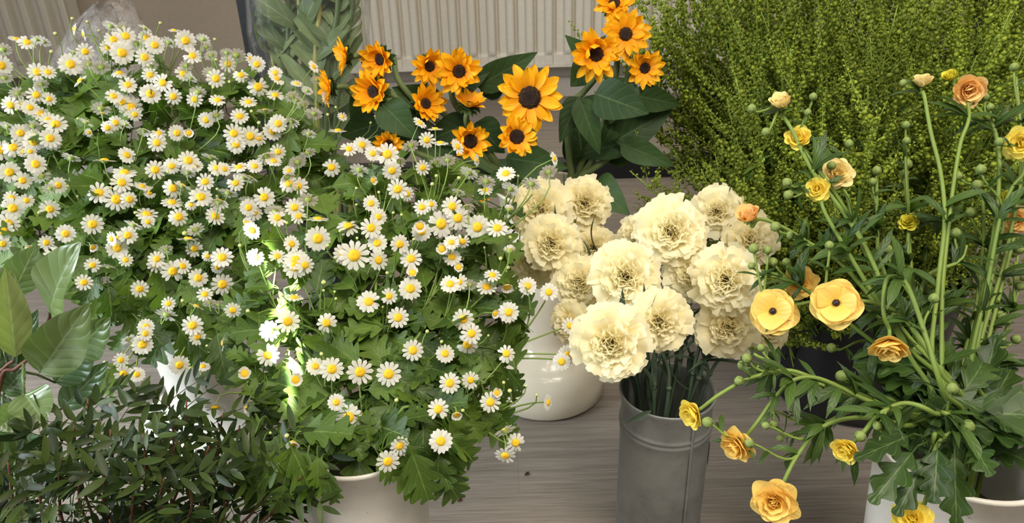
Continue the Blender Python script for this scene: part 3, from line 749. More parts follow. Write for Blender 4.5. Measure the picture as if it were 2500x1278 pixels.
def sunflower_back(r, dr=0.34):
    b = MB()
    lathe(b, [(0.07, -0.34), (0.12, -0.24), (0.28, -0.14), (dr * 1.05, -0.03), (dr * 1.05, 0.02)], 18, tint=0.4)
    for ring in (0, 1):
        for k in range(12):
            petal(b, 2 * PI * (k + 0.5 * ring) / 12 + r.uniform(-.1, .1), dr * 0.8, -0.09 - 0.02 * ring, r.uniform(0.30, 0.42), 0.10, math.radians(80 + 15 * ring), math.radians(r.uniform(60, 140)), P_lance, 5, 2, cup=0.2, tint=r.random())
    return b
def sun_Y(x, y): return 1.21 + (330 - y) / 400 * 0.10
BASE_S = Vector((SB[0], SB[1], 0.30))
SUN = [
 # px, py, size, fx, fy, cup, ragged, label, stem pixels from the head down
 (846, 138, 100, -.93, .0, 0.1, .05, 'sunflower seen edge-on facing left, upper of the pair against the plastic wrap', [(905, 180), (1040, 300)]),
 (806, 214, 92, -.90, .05, 0.2, .05, 'sunflower half hidden behind feverfew heads, lowest of the edge-on pair by the plastic wrap', [(870, 235), (1020, 330)]),
 (930, 145, 104, -.62, .12, 0.45, .15, 'cupped sunflower just above another cupped one, right of the edge-on pair', [(975, 200), (1060, 290)]),
 (914, 224, 112, -.5, .05, 0.55, .1, 'upright cupped sunflower below another cupped one near the plastic wrap', [(965, 270), (1080, 350)]),
 (1048, 162, 98, .35, .1, 0.35, .1, 'sunflower partly tucked behind its larger neighbour, in front of the radiator foot', [(1050, 240), (1150, 340)]),
 (1120, 174, 122, .1, .1, 0.25, .2, 'sunflower with one petal folded over its dark eye, centre pair below the radiator', [(1105, 240), (1180, 350)]),
 (1038, 254, 98, .4, -.2, 0.55, .1, 'small half-open sunflower below the centre pair', [(1060, 320), (1170, 390)]),
 (1145, 258, 86, .15, -.80, 0.6, .05, 'sunflower tipped back so its green sepals show, below the centre pair', [(1150, 320), (1210, 400)]),
 (1293, 238, 168, .02, .05, -0.25, .0, 'largest sunflower, fully open and facing straight out', [(1300, 320), (1310, 400)]),
 (1148, 345, 104, .10, .10, 0.2, .35, 'short sunflower with a big dark eye and missing side petals', [(1190, 400), (1250, 430)]),
 (1262, 334, 112, -.02, .05, 0.0, .45, 'orange sunflower with crumpled petals just under the largest one', [(1285, 390), (1300, 425)]),
 (950, 350, 84, -.1, .45, 0.2, .2, 'low sunflower drooping behind the front feverfew', [(1010, 370), (1170, 430)]),
 (1456, 132, 138, -.05, .10, 0.15, .25, 'sunflower with upright petals on a bent stem, lowest of the tall cluster beside the pennycress', [(1462, 175), (1425, 225), (1385, 270), (1390, 390)]),
 (1527, 84, 132, .10, -.12, 0.05, .1, 'wide sunflower in the middle of the tall cluster beside the pennycress', [(1535, 170), (1500, 300), (1440, 400)]),
 (1500, 8, 104, .0, -.25, 0.3, .1, 'topmost sunflower of the tall cluster, cut by the edge of the picture', [(1510, 90), (1490, 260), (1420, 400)]),
 (1574, 166, 104, .15, .12, 0.1, .2, 'sunflower speckled by overhanging pennycress seed sprays', [(1600, 230), (1585, 290), (1500, 375), (1445, 415)]),
 (1178, 470, 52, .0, .3, 0.3, .3, 'little orange sunflower peeping out between feverfew heads', [(1200, 455), (1250, 440)]),
]
sun_roots = []
for i, (x, y, d, fx, fy, cup, rag, lab, stem) in enumerate(SUN):
    r = random.Random(900 + i)
    p = at(x, y, sun_Y(x, y) - (0.05 if i in (8, 10) else 0) - (0.02 if i in (5, 12) else 0) - (0.10 if i == 16 else 0))
    n = facing(p, fx, fy); R = msize(d, p) / 2 * (1 + .30 * max(0, cup))
    base = BASE_S + Vector((r.uniform(-.03, .03), r.uniform(-.03, .03), 0))
    root = thing('sunflower', base, lab, 'sunflower'); sun_roots.append(root)
    M = frameZ(p, n, r.uniform(0, 6), R)
    dr = .34 if i in (8, 9, 10) else .255
    b = sunflower_head(r, cup, rag, dr=dr); b.xform(M); obj('petals', b, M_spetal, root)
    b = sunflower_disc(r, dr); b.xform(M); obj('disc', b, [M_sdisc, M_sflor], root)
    b = sunflower_back(r); b.xform(M); obj('sepals', b, M_sleaf, root)
    back = p - n * R * 0.30
    pts = [back, back - n * R * 0.5]
    Yh = p.y
    for k, (sx, sy) in enumerate(stem):
        q = (k + 1) / (len(stem) + 1); pts.append(at(sx, sy, Yh + (SB[1] - Yh) * q + 0.03 * (1 - q)))
    rr = pts[-1]
    rv = Vector((rr.x - SB[0], rr.y - SB[1], 0))
    if rv.length > 0.060: rv = rv * (0.060 / rv.length)
    pts.append(Vector((SB[0] + rv.x, SB[1] + rv.y, SB_Z + 0.004))); pts.append(base)
    st = MB(); path = catmull(pts, 6); tube(st, path, 0.0048, 0.0066, 8, tint=r.random())
    obj('stem', st, M_sstem, root)
    # two or three own leaves on the stem
    for q in range(3):
        k = int(len(path) * r.uniform(0.22, 0.62)); s0 = path[k]
        if s0.z < SB_Z + 0.02: continue
        a = r.uniform(0, 2 * PI)
        dd = Vector((cos(a), sin(a) * .8, r.uniform(-.5, .25)))
        lf = MB(); Lf = r.uniform(0.06, 0.095)
        mp = s0 + dd.normalized() * Lf * .6; q_ = mp - EYE; mx_, my_ = CX + FPX * q_.dot(RIGHT) / q_.dot(FWD), CY - FPX * q_.dot(UP) / q_.dot(FWD)
        if any(abs(mx_ - S_[0]) < S_[2] * .62 + 20 and abs(my_ - S_[1]) < S_[2] * .62 + 20 for S_ in SUN): continue
        leaf(lf, frameYZ(s0, dd, Vector((r.uniform(-.6, .6), -0.7, 0.6))), Lf, Lf * r.uniform(0.28, 0.36), P_heart, 12, 4, curl=r.uniform(0.2, 1.3), fold=r.uniform(0.1, 0.45), wav=0.10, tint=r.random())
        obj('leaf', lf, M_sleaf, root)
def placed_leaf(root, mat, b0, t0, wpx, Yb, Yt, prof=P_heart, curl=0.35, fold=0.2, nrm=None, tint=None, name='leaf', nt=14, nu=4, wav=0.06, petiole=None):
    a, b_ = at(*b0, Yb), at(*t0, Yt)
    d = b_ - a; Lf = d.length * (1 + 0.12 * curl)
    nn = nrm if nrm is not None else (EYE - a).normalized()
    # keep the chord on the wanted tip although the blade curls away from its plane
    M = frameYZ(a, d, nn); M = M @ Matrix.Rotation(curl * 0.5, 4, 'X')
    lf = MB()
    leaf(lf, M, Lf, msize(wpx, a) / 2, prof, nt, nu, curl=curl, fold=fold, wav=wav, tint=rnd.random() if tint is None else tint)
    if petiole is not None: tube(lf, [petiole, petiole.lerp(a, 0.6) + Vector((0, 0, 0.004)), a], 0.0018, 0.0014, 5, tint=0.6)
    return obj(name, lf, mat, root)
for k, (own, b0, t0, wpx, yb, yt, curl) in enumerate([
    (8, (1165, 212), (1308, 130), 74, 1.27, 1.27, .3), (12, (1452, 228), (1580, 276), 104, 1.19, 1.15, .3), (13, (1515, 350), (1642, 404), 66, 1.22, 1.20, .45),
    (14, (1425, 405), (1405, 262), 96, 1.27, 1.28, .2), (14, (1462, 165), (1382, 88), 58, 1.28, 1.28, .3), (15, (1545, 232), (1660, 256), 70, 1.24, 1.26, .2),
    (15, (1500, 345), (1640, 268), 88, 1.25, 1.27, .2), (10, (1235, 385), (1382, 410), 92, 1.20, 1.20, .3), (5, (1105, 215), (1192, 178), 60, 1.25, 1.26, .4),
    (3, (935, 255), (1012, 335), 92, 1.22, 1.20, .5), (3, (1040, 290), (925, 330), 80, 1.24, 1.22, .3), (12, (1412, 236), (1368, 345), 62, 1.22, 1.2, .4),
    (12, (1415, 240), (1462, 372), 66, 1.2, 1.18, .5), (16, (1448, 448), (1532, 520), 92, 1.24, 1.17, .9), (7, (1150, 300), (1040, 345), 84, 1.25, 1.25, .3),
    (7, (1160, 300), (1230, 372), 90, 1.26, 1.25, .3), (9, (1100, 400), (1010, 330), 86, 1.24, 1.26, .3), (4, (1080, 260), (960, 215), 76, 1.27, 1.28, .3),
    (0, (915, 200), (860, 300), 80, 1.27, 1.28, .4), (1, (930, 300), (835, 330), 90, 1.27, 1.28, .3), (11, (1000, 380), (900, 330), 84, 1.28, 1.28, .3),
    (6, (1180, 235), (1240, 175), 62, 1.28, 1.30, .3), (13, (1440, 160), (1395, 210), 74, 1.28, 1.27, .4), (13, (1530, 190), (1490, 300), 90, 1.25, 1.24, .3)]):
    placed_leaf(sun_roots[own], M_sleaf, b0, t0, wpx, yb, yt, curl=curl)

# ------------------------------------------------------------------ carnations
def carnation_bloom(r, R):
    b = MB()
    layers = [(7, 96, 108, 1.0, 0.72, 0.0), (7, 78, 96, 0.95, 0.68, 0.03), (6, 60, 84, 0.82, 0.56, 0.06), (7, 46, 62, 0.68, 0.44, 0.08), (8, 28, 42, 0.62, 0.34, 0.10), (8, 10, 24, 0.60, 0.28, 0.11), (5, 2, 8, 0.56, 0.22, 0.12)]
    for li, (n, a0, a1, L, W, z0) in enumerate(layers):
        for k in range(n):
            ph = 2 * PI * (k + r.uniform(-.28, .28)) / n + li * 0.37
            inner = min(1, li / 5)
            petal(b, ph, 0.03, z0 - 0.05, L * r.uniform(0.86, 1.06), W * r.uniform(0.85, 1.15), math.radians(a0 * 0.62 + r.uniform(-7, 7)), math.radians(a1 + r.uniform(-20, 22)), P_fan, 8, 14,
                  cup=r.uniform(-.05, .22) + inner * .15, amp=0.030 + 0.075 * inner + r.uniform(0, .02), freq=r.uniform(3.5, 6.5) + 2 * inner, ph=r.uniform(0, 6.28), er=0.20, ser=0.045, tint=r.random())
    b.xform(Matrix.Diagonal((R, R, R, 1)))
    return b
CARN = [
 (1317, 513, 146, -.15, .05, 'cream carnation at the upper left corner of the carnations, beside the feverfew'),
 (1430, 497, 136, .15, .0, 'cream carnation at the top, in front of the flower vase rim'),
 (1345, 596, 142, -.05, .10, 'cream carnation overlapping the upper left one from below'),
 (1450, 605, 112, .15, .05, 'small cream carnation tucked between the top one and the central one'),
 (1302, 640, 130, -.35, .15, 'cream carnation half hidden under its neighbour on the feverfew side'),
 (1412, 692, 138, -.25, .10, 'cream carnation squeezed behind the central bloom, on its feverfew side'),
 (1525, 676, 172, -.02, .08, 'large central cream carnation with an apricot heart'),
 (1488, 842, 190, -.10, .18, 'biggest cream carnation, lowest and nearest above the zinc vase'),
 (1612, 788, 158, .15, .22, 'cream carnation with a brown speck in its deep heart, right of the lowest bloom'),
 (1638, 563, 172, .0, -.10, 'wide cream carnation at the top middle, over the gap between stems'),
 (1552, 577, 104, -.40, .0, 'cream carnation peeking out left of the wide top middle one'),
 (1750, 516, 126, .05, .0, 'cream carnation standing highest on the pennycress side'),
 (1688, 668, 140, -.20, .10, 'cream carnation behind the large right-hand bloom'),
 (1770, 684, 176, .05, .10, 'large cream carnation on the ranunculus side, above a drooping one'),
 (1838, 585, 130, .35, .05, 'cream carnation with a ranunculus bud lying over it'),
 (1778, 805, 160, .10, .35, 'cream carnation drooping with a creased golden heart, behind the black-eyed ranunculus'),
 (1888, 818, 96, .45, .25, 'cream carnation mostly hidden behind the black-eyed ranunculus, only its ruffled edge showing'),
 (1392, 790, 110, -.40, .20, 'cream carnation at the back by the feverfew, only its ruffled edge showing'),
]
CY_ = {0: .93, 1: .98, 2: .87, 3: .96, 4: .91, 5: .84, 6: .78, 7: .685, 8: .735, 9: .86, 10: .92, 11: .95, 12: .84, 13: .78, 14: .88, 15: .775, 16: .80, 17: .80}
for i, (x, y, d, fx, fy, lab) in enumerate(CARN):
    r = random.Random(1300 + i)
    p = at(x, y, CY_[i]); n = facing(p, fx, fy); R = msize(d, p) / 2 * 1.02
    a = r.uniform(0, 6.28); base = Vector((ZV[0] + 0.03 * cos(a), ZV[1] + 0.03 * sin(a), 0.04))
    root = thing('carnation', base, lab, 'carnation')
    b = carnation_bloom(r, R); b.xform(frameZ(p - n * R * 0.38, n, r.uniform(0, 6)))
    obj('bloom', b, M_cpetal, root)
    cal = MB(); c0 = p - n * R * 0.36
    lathe(cal, [(0.0025, -0.032), (0.0055, -0.029), (0.0075, -0.018), (0.0082, -0.004), (0.0095, 0.003)], 12); cal.xform(frameZ(c0, n))
    obj('calyx', cal, M_cleaf, root)
    s0 = c0 - n * 0.031
    # each stem crosses the rim on the side its bloom leans to
    v = Vector((p.x - ZV[0], p.y - ZV[1], 0)); vl = v.length
    rim = Vector((ZV[0], ZV[1], ZV_Z)) + (v / vl) * min(0.046, vl * 0.45) + Vector((r.uniform(-.008, .008), r.uniform(-.008, .008), 0.004))
    mid = rim.lerp(s0, 0.55) + Vector((0, 0, 0.012))
    path = catmull([s0, s0 - n * 0.02 - Vector((0, 0, .006)), mid, rim, base], 7)
    st = MB(); tube(st, path, 0.0021, 0.0025, 6, tint=r.random())
    for k in (8, 14, 20):
        if k < len(path): 
            q = path[k]; tube(st, [q - Vector((0, 0, .003)), q, q + Vector((0, 0, .003))], lambda t: 0.0027 + 0.0013 * sin(PI * t), n=6)
    obj('stem', st, M_cstem, root)
    lf = MB()
    for q in range(9):
        k = r.randint(6, 22); s1 = path[min(k, len(path) - 1)]
        if s1.z < ZV_Z - 0.02: s1 = rim + Vector((0, 0, r.uniform(0, .04)))
        ang = r.uniform(0, 6.28); dd = Vector((cos(ang) * .55, sin(ang) * .55, r.uniform(.15, 1.0)))
        leaf(lf, frameYZ(s1, dd, Vector((cos(ang), sin(ang), 0.4))), r.uniform(.045, .085), r.uniform(.0026, .0042), P_strap, 9, 1, curl=r.uniform(.2, 2.4), fold=.4, tint=r.random())
    if i == 7:
        leaf(lf, frameYZ(at(1590, 1003, .745), at(1540, 1030, .735) - at(1590, 1003, .745), Vector((0, -1, .5))), .036, .004, P_lance, 8, 1, curl=.3, fold=.3, tint=.1)
    obj('foliage', lf, M_cleaf, root)
# ------------------------------------------------------------------ ranunculus
def ran_double(r, R, opn=1.0, closed=0.0):
    b = MB()
    layers = [(6, 96, 78, 1.0, .50), (6, 78, 50, .92, .47), (7, 60, 28, .80, .40), (7, 42, 8, .66, .33), (6, 26, -12, .50, .26), (5, 12, -30, .38, .18)]
    for li, (n, a0, a1, L, W) in enumerate(layers):
        for k in range(n):
            ph = 2 * PI * (k + r.uniform(-.2, .2)) / n + li * 0.5
            s = 1 - closed * 0.62
            petal(b, ph, 0.04, -0.02 + li * 0.02, L * r.uniform(.9, 1.06), W * r.uniform(.95, 1.2), math.radians(a0 * s + r.uniform(-8, 8)), math.radians(a1 * s + r.uniform(-10, 18) - closed * 14), P_round, 9, 8,
                  cup=.28 + .1 * closed, amp=.035, freq=r.uniform(2.5, 5), ph=r.uniform(0, 6), er=.30, tint=r.random())
    b.xform(Matrix.Diagonal((R, R, R, 1))); return b
def ran_flat(r, R):
    b = MB()
    for li, (n, a0, a1, L, W) in enumerate([(5, 96, 84, 1.0, .66), (5, 84, 72, .94, .62), (3, 72, 66, .84, .56)]):
        for k in range(n):
            ph = 2 * PI * (k + r.uniform(-.15, .15)) / n + li * 0.63
            petal(b, ph, 0.05, li * .03, L * r.uniform(.9, 1.05), W * r.uniform(.95, 1.12), math.radians(a0 + r.uniform(-7, 7)), math.radians(a1 + r.uniform(-14, 14)), P_round, 10, 10, cup=.12, amp=.045, freq=r.uniform(2.5, 5), ph=r.uniform(0, 6), er=.32, tint=r.random())
    b.xform(Matrix.Diagonal((R, R, R, 1))); return b
def ran_eye(r, R, dark=True):
    b = MB(); n = 16
    h = .22 if dark else .16; w_ = .155 if dark else .2
    lathe(b, [(w_ * .9, .02), (w_, .08), (w_ * .85, h * .9), (w_ * .4, h * 1.15), (.004, h * 1.2)], n, fn=lambda rr, z, th: rr * (1 + .10 * sin(7 * th + z * 20)))
    b.xform(Matrix.Diagonal((R, R, R, 1))); return b
def ran_sepals(r, R, refl=False):
    b = MB()
    for k in range(5):
        petal(b, 2 * PI * k / 5 + r.uniform(-.2, .2), .05, -.10, r.uniform(.42, .55), .17, math.radians(80), math.radians(120 if refl else r.uniform(50, 100)), P_lance, 5, 2, cup=.2, tint=r.random())
    lathe(b, [(.05, -.16), (.13, -.12), (.16, -.03)], 10)
    b.xform(Matrix.Diagonal((R, R, R, 1))); return b
def bud_mesh(seed):
    r = random.Random(seed); b = MB()
    lathe(b, [(.10, -.85), (.30, -.78), (.72, -.5), (.96, -.05), (.92, .35), (.62, .78), (.25, 1.02), (.01, 1.08)], 15, tint=.8, fn=lambda rr, z, th: rr * (1 - .10 * abs(cos(2.5 * th)) ** 3))
    for k in range(5):
        petal(b, 2 * PI * k / 5, .30, -.80, 1.75, .50, math.radians(80), math.radians(-38), P_lance, 7, 2, cup=.25, tint=r.uniform(0, .55))
    return b.mesh('ranunculus_bud', [M_rbud])
RBUD = [bud_mesh(40 + i) for i in range(3)]
def ranY(x, y): return 0.575 + (1230 - y) / 1030 * 0.27
RIMC = Vector((RB[0], RB[1], RB_Z))
def ran_leaf_whorl(lf, p, d, r, n=5, lo=.022, hi=.045):
    for k in range(n):
        a = r.uniform(0, 6.28); o = d.orthogonal().normalized(); q = d.cross(o)
        dd = (o * cos(a) + q * sin(a) + d * r.uniform(.2, .9) + Vector((0, 0, .15))).normalized()
        Lf = r.uniform(lo, hi)
        leaf(lf, frameYZ(p, dd, Vector((r.uniform(-.4, .4), -.3, .9))), Lf, Lf * r.uniform(.075, .12), P_strap, 8, 1, curl=r.uniform(.3, 1.3), fold=.25, tint=r.random(), bend=r.uniform(-.15, .15))
def P_crow(t):
    if t < .14: return .05
    q = (t - .14) / .86
    return (sin(PI * min(1, q ** .8 * .96 + .03))) ** .6 * (.26 + .74 * abs(sin(PI * (q * 3.5 + .1))) ** .8) if q < .99 else .03

def ran_stem(lab, path_px, buds, seed, flower=None, rim=None, thick=.0021, basal=2, whorls=(), group=None, dY=0.0, name='ranunculus'):
    r = random.Random(seed)
    a = r.uniform(0, 6.28)
    base = RIMC + Vector((.03 * cos(a), .03 * sin(a), 0)); base.z = 0.05
    pts = [at(x, y, ranY(x, y) + dY) for x, y in path_px]
    rp = at(*(rim or (r.uniform(2290, 2410), 1070)), RB[1])
    v = Vector((rp.x - RB[0], rp.y - RB[1], 0)); 
    if v.length > .06: v *= .06 / v.length
    rp = Vector((RB[0] + v.x, RB[1] + v.y, RB_Z + .006))
    root = thing(name, base, lab, 'flower', group)
    st = MB(); tint = r.random()
    bl = None
    if flower:
        kind, x, y, d, fx, fy, mat = flower
        p = at(x, y, ranY(x, y) + dY); n = facing(p, fx, fy); R = msize(d, p) / 2
        if kind == 'flat': b = ran_flat(r, R)
        elif kind == 'cup': b = ran_double(r, R * 1.12, closed=.45)
        elif kind == 'shut': b = ran_double(r, R * 1.45, closed=.85)
        else: b = ran_double(r, R)
        off = R * (.0 if kind == 'flat' else .25 if kind == 'open' else .5)
        M = frameZ(p - n * off, n, r.uniform(0, 6))
        b.xform(M); bl = obj('bloom', b, mat, root)
        if kind in ('flat', 'open'):
            e = ran_eye(r, R * (.95 if kind == 'flat' else .8), kind == 'flat'); e.xform(M)
            obj('flower_eye', e, M_rdark if kind == 'flat' else M_rcent, root)
        s = ran_sepals(r, R * (1.0 if kind != 'flat' else .7), kind == 'flat'); s.xform(M @ Matrix.Translation((0, 0, -R * (.22 if kind == 'flat' else 0)))); obj('sepals', s, M_rbud, root)
        back = p - n * (off + R * (.30 if kind == 'flat' else .14))
        pts = [back, back - n * R * .5] + pts
    allp = pts + [rp, base]
    path = catmull(allp, 6)
    tube(st, path, thick * .9, thick * 1.35, 7, tint=tint)
    lf = MB()
    bud_at = []
    for (x, y, d) in buds:
        p = at(x, y, ranY(x, y) + dY - .004)
        R = msize(d, p) / 2
        cand = [(q - p).length + .45 * k * .002 for k, q in enumerate(path[:-8])]
        best = min(range(len(cand)), key=lambda k: cand[k]); k0 = min(best + r.randint(4, 7), len(path) - 10)
        k0 = max(k0, 1); s0 = path[k0]; up = (path[k0 - 1] - s0).normalized()
        dr = (p - s0); n = (dr.normalized() * .7 + Vector((0, 0, .5)) * (1 if y < 900 else .1)).normalized()
        pth = bez(s0, s0 + up * dr.length * .4, p - n * (R + dr.length * .25), p - n * R * .8, 6)
        tube(st, pth, thick * .8, thick * .62, 6, tint=tint)
        bud_at.append((p, n, R)); ran_leaf_whorl(lf, s0, up, r, 3)
        if dr.length > .03: ran_leaf_whorl(lf, pth[4], (pth[5] - pth[4]).normalized(), r, 2, .014, .028)
    for (wx, wy) in whorls:
        p = at(wx, wy, ranY(wx, wy) + dY)
        k0 = min(range(len(path) - 1), key=lambda k: (path[k] - p).length)
        ran_leaf_whorl(lf, path[k0], (path[k0] - path[k0 + 1]).normalized(), r, 6, .03, .055)
    for q in range(basal):
        k = r.randint(int(len(path) * .45), len(path) - 8)
        ran_leaf_whorl(lf, path[k], (path[k - 1] - path[k + 1]).normalized(), r, 3, .028, .052)
    for q in range(1):
        k = r.randint(len(path) - 11, len(path) - 7); ang = r.uniform(0, 6.28)
        dd = Vector((cos(ang), sin(ang) * .9 - .25, r.uniform(-.45, .6))); Lf = r.uniform(.055, .095)
        leaf(lf, frameYZ(path[k], dd, Vector((0, -.5, .9))), Lf, Lf * .33, P_crow, 18, 2, curl=r.uniform(.3, 1.2), fold=.15, sweep=.5, wav=.1, tint=r.uniform(0, .6))
    obj('stem', st, M_rstem, root)
    obj('foliage', lf, M_rleaf, root)
    for p, n, R in bud_at:
        inst('bud', r.choice(RBUD), root, frameZ(p - base, n, r.uniform(0, 6), R * .95))
    return root

RS = ran_stem
RS('pale cream ranunculus bloom held up against the pennycress, beside a green bud', [(1935, 320), (1985, 420), (2060, 520), (2130, 640), (2200, 800)], [(1836, 265, 24), (1870, 322, 24)], 1, ('shut', 1907, 251, 56, -.1, -.8, M_rcream), whorls=[(1985, 420)])
RS('small round yellow ranunculus just below the pale cream one', [(1972, 380), (2030, 460), (2080, 540), (2140, 660), (2210, 840)], [(1985, 237, 22), (1972, 275, 20)], 2, ('cup', 1950, 334, 66, -.1, -.5, M_ryel), whorls=[(2080, 540)])
RS('yellow butterfly ranunculus with a green bud in front of its petals', [(2068, 480), (2090, 560), (2140, 680), (2220, 850)], [(2030, 405, 24), (2072, 352, 24)], 3, ('open', 2045, 422, 84, .1, -.3, M_rcream), whorls=[(2090, 560)], dY=.01)
RS('round yellow ranunculus with a green heart, overlapping the butterfly bloom', [(2010, 510), (2060, 600), (2120, 700), (2215, 860)], [(1922, 446, 26), (1925, 476, 26)], 4, ('open', 1994, 460, 66, -.35, -.05, M_ryel), whorls=[(2060, 600)])
RS('cream and pink ranunculus bloom seen from below on a long bare stem', [(2256, 232), (2272, 320), (2298, 430), (2306, 545), (2290, 700), (2280, 900)], [(2205, 203, 20)], 5, ('shut', 2251, 200, 50, .1, -.85, M_rcream), whorls=[(2306, 545)])
RS('small lime yellow ranunculus at the top of the bunch, beside the peach bloom', [(2335, 212), (2390, 268), (2425, 310), (2440, 400), (2428, 560), (2390, 760), (2350, 950)], [(2405, 238, 22), (2418, 262, 20)], 6, ('shut', 2321, 187, 38, -.2, -.7, M_rlime), whorls=[(2425, 310)], dY=.01)
RS('peach orange ranunculus nodding at the top of the bunch', [(2366, 285), (2345, 350), (2328, 450), (2316, 545), (2300, 720), (2300, 920)], [], 7, ('cup', 2368, 222, 84, .25, .25, M_rpeach), whorls=[(2316, 545), (2362, 290)])
RS('bright yellow ranunculus cut off by the picture edge, high up', [(2500, 420), (2470, 460), (2440, 540), (2410, 700), (2370, 900)], [(2440, 346, 24), (2395, 415, 28)], 8, ('open', 2496, 350, 96, -.35, .05, M_ryel), whorls=[(2440, 430)])
RS('lime green ranunculus with open stamens deep among the stems', [(2216, 600), (2222, 700), (2250, 850)], [(2212, 306, 22), (2213, 345, 22)], 9, ('open', 2217, 540, 50, -.1, -.5, M_rlime), whorls=[(2222, 640)], dY=.03)
RS('tiny lime yellow ranunculus near the picture edge, above the peach one', [(2455, 520), (2430, 640), (2390, 820)], [(2340, 430, 24), (2386, 452, 28)], 10, ('cup', 2459, 480, 40, .0, -.3, M_rlime), dY=.03)
RS('peach ranunculus half hidden by stems at the picture edge', [(2470, 600), (2440, 720), (2400, 880)], [], 11, ('open', 2478, 540, 74, -.2, .0, M_rpeach), dY=.04)
RS('half-closed orange ranunculus lying over a cream carnation', [(1855, 535), (1905, 552), (1970, 590), (2060, 650), (2180, 800)], [(1894, 554, 28), (1930, 575, 22)], 12, ('shut', 1828, 528, 62, -.25, -.75, M_rpeach), whorls=[(1970, 590)], dY=.02)
RS('golden flat ranunculus with a black eye, touching the carnations', [(1960, 742), (2010, 736), (2110, 748), (2220, 800), (2300, 950)], [(1840, 608, 28), (1874, 612, 24)], 13, ('flat', 1888, 760, 118, -.25, .05, M_rgold), whorls=[(2225, 805)], dY=.012)
RS('large golden flat ranunculus with a black eye, middle of the bunch', [(2100, 735), (2150, 745), (2210, 780), (2290, 900)], [(2025, 600, 24)], 14, ('flat', 2042, 740, 124, -.12, .0, M_rgold), whorls=[(2210, 790)], dY=-.025)
RS('orange gold ranunculus tucked behind the two black-eyed ones', [(1990, 700), (2060, 720), (2150, 780), (2260, 900)], [(1920, 640, 22)], 15, ('open', 1955, 690, 88, .1, -.2, M_rgold), dY=.035)
RS('yellow ranunculus hanging upside down from a hooked stem', [(2158, 770), (2158, 715), (2170, 678), (2210, 690), (2250, 790), (2300, 950)], [(2280, 730, 28)], 16, ('cup', 2171, 855, 104, .0, .82, M_rgold), whorls=[(2210, 690)], dY=-.05)
RS('yellow ranunculus bloom hanging sideways in front of the zinc vase rim', [(1760, 962), (1830, 925), (1920, 905), (1990, 925), (2090, 960), (2220, 1010)], [(1805, 930, 26), (1824, 876, 28)], 17, ('cup', 1684, 1014, 78, -.75, .45, M_ryel), rim=(2290, 1100), whorls=[(1990, 925)])
RS('yellow ranunculus with pink edged petals, facing down beside the zinc vase', [(1850, 1030), (1890, 975), (1935, 930), (2000, 925), (2110, 975), (2230, 1020)], [(1888, 1036, 22), (1728, 1032, 30)], 18, ('open', 1793, 1092, 100, -.62, .58, M_rgold), rim=(2300, 1110), whorls=[(1935, 930)], dY=-.005)
RS('small yellow ranunculus hanging beside two green buds', [(2105, 1060), (2150, 1010), (2210, 985), (2280, 1010)], [(2100, 1066, 30), (2160, 1075, 34), (2143, 1040, 26)], 19, ('cup', 2062, 1102, 76, -.5, .5, M_ryel), rim=(2330, 1120), whorls=[(2150, 1010)], dY=-.04)
RS('large apricot yellow ranunculus hanging lowest in front of the floor', [(1912, 1180), (1950, 1108), (2010, 1042), (2100, 1020), (2210, 1040)], [(1830, 1082, 28), (1870, 1040, 22)], 20, ('open', 1890, 1228, 122, -.15, .35, M_rgold), rim=(2290, 1120), whorls=[(2010, 1042)], dY=-.01)
RS('yellow ranunculus at the bottom edge in front of the white bucket', [(2262, 1215), (2268, 1150), (2290, 1085), (2335, 1035), (2300, 1010)], [(2362, 1040, 34), (2325, 950, 32)], 21, ('open', 2228, 1268, 104, -.1, -.3, M_ryel), rim=(2330, 1100), whorls=[(2335, 1035)], dY=-.035)
# stems that carry buds only
BL = 'budding ranunculus stem without an open bloom, green buds and narrow leaves'
for k, (pp, bb) in enumerate([
    ([(2140, 440), (2142, 560), (2150, 640), (2220, 800)], [(2140, 418, 26), (2130, 445, 22)]),
    ([(2480, 190), (2490, 300), (2495, 420), (2450, 640), (2390, 850)], [(2476, 165, 24), (2496, 330, 24)]),
    ([(2213, 420), (2216, 520), (2230, 700), (2270, 880)], [(2214, 402, 28), (2208, 425, 24)]),
    ([(2360, 600), (2340, 640), (2260, 680), (2250, 800)], [(2333, 570, 28), (2165, 610, 30)]),
    ([(2400, 480), (2400, 600), (2380, 760), (2350, 900)], [(2370, 520, 28), (2432, 560, 24)]),
    ([(2480, 640), (2470, 760), (2420, 900)], [(2488, 610, 26), (2490, 700, 24)]),
    ([(2060, 920), (2120, 950), (2220, 1000)], [(2056, 920, 34), (2000, 955, 22)]),
    ([(1930, 1065), (2000, 1040), (2100, 1000), (2200, 1020)], [(1905, 1070, 20), (1880, 1000, 22)]),
    ([(2430, 800), (2400, 880), (2370, 980)], [(2440, 770, 30), (2480, 830, 26)]),
    ([(1860, 660), (1940, 690), (2060, 780), (2200, 900)], [(1888, 640, 24), (1835, 650, 20)]),
    ([(2300, 640), (2295, 760), (2310, 920)], [(2300, 600, 26), (2360, 690, 24)]),
    ([(2080, 800), (2150, 850), (2250, 950)], [(2030, 850, 26), (2140, 840, 24)]),
    ([(1840, 865), (1900, 895), (1980, 930), (2120, 980), (2230, 1020)], [(1812, 893, 26), (1858, 850, 22)]),
]):
    RS(BL, pp, bb, 60 + k, None, whorls=[pp[1], pp[-1]], basal=4, group='budding ranunculus stems', dY=.02 + .014 * (k % 3), name='budding_ranunculus')
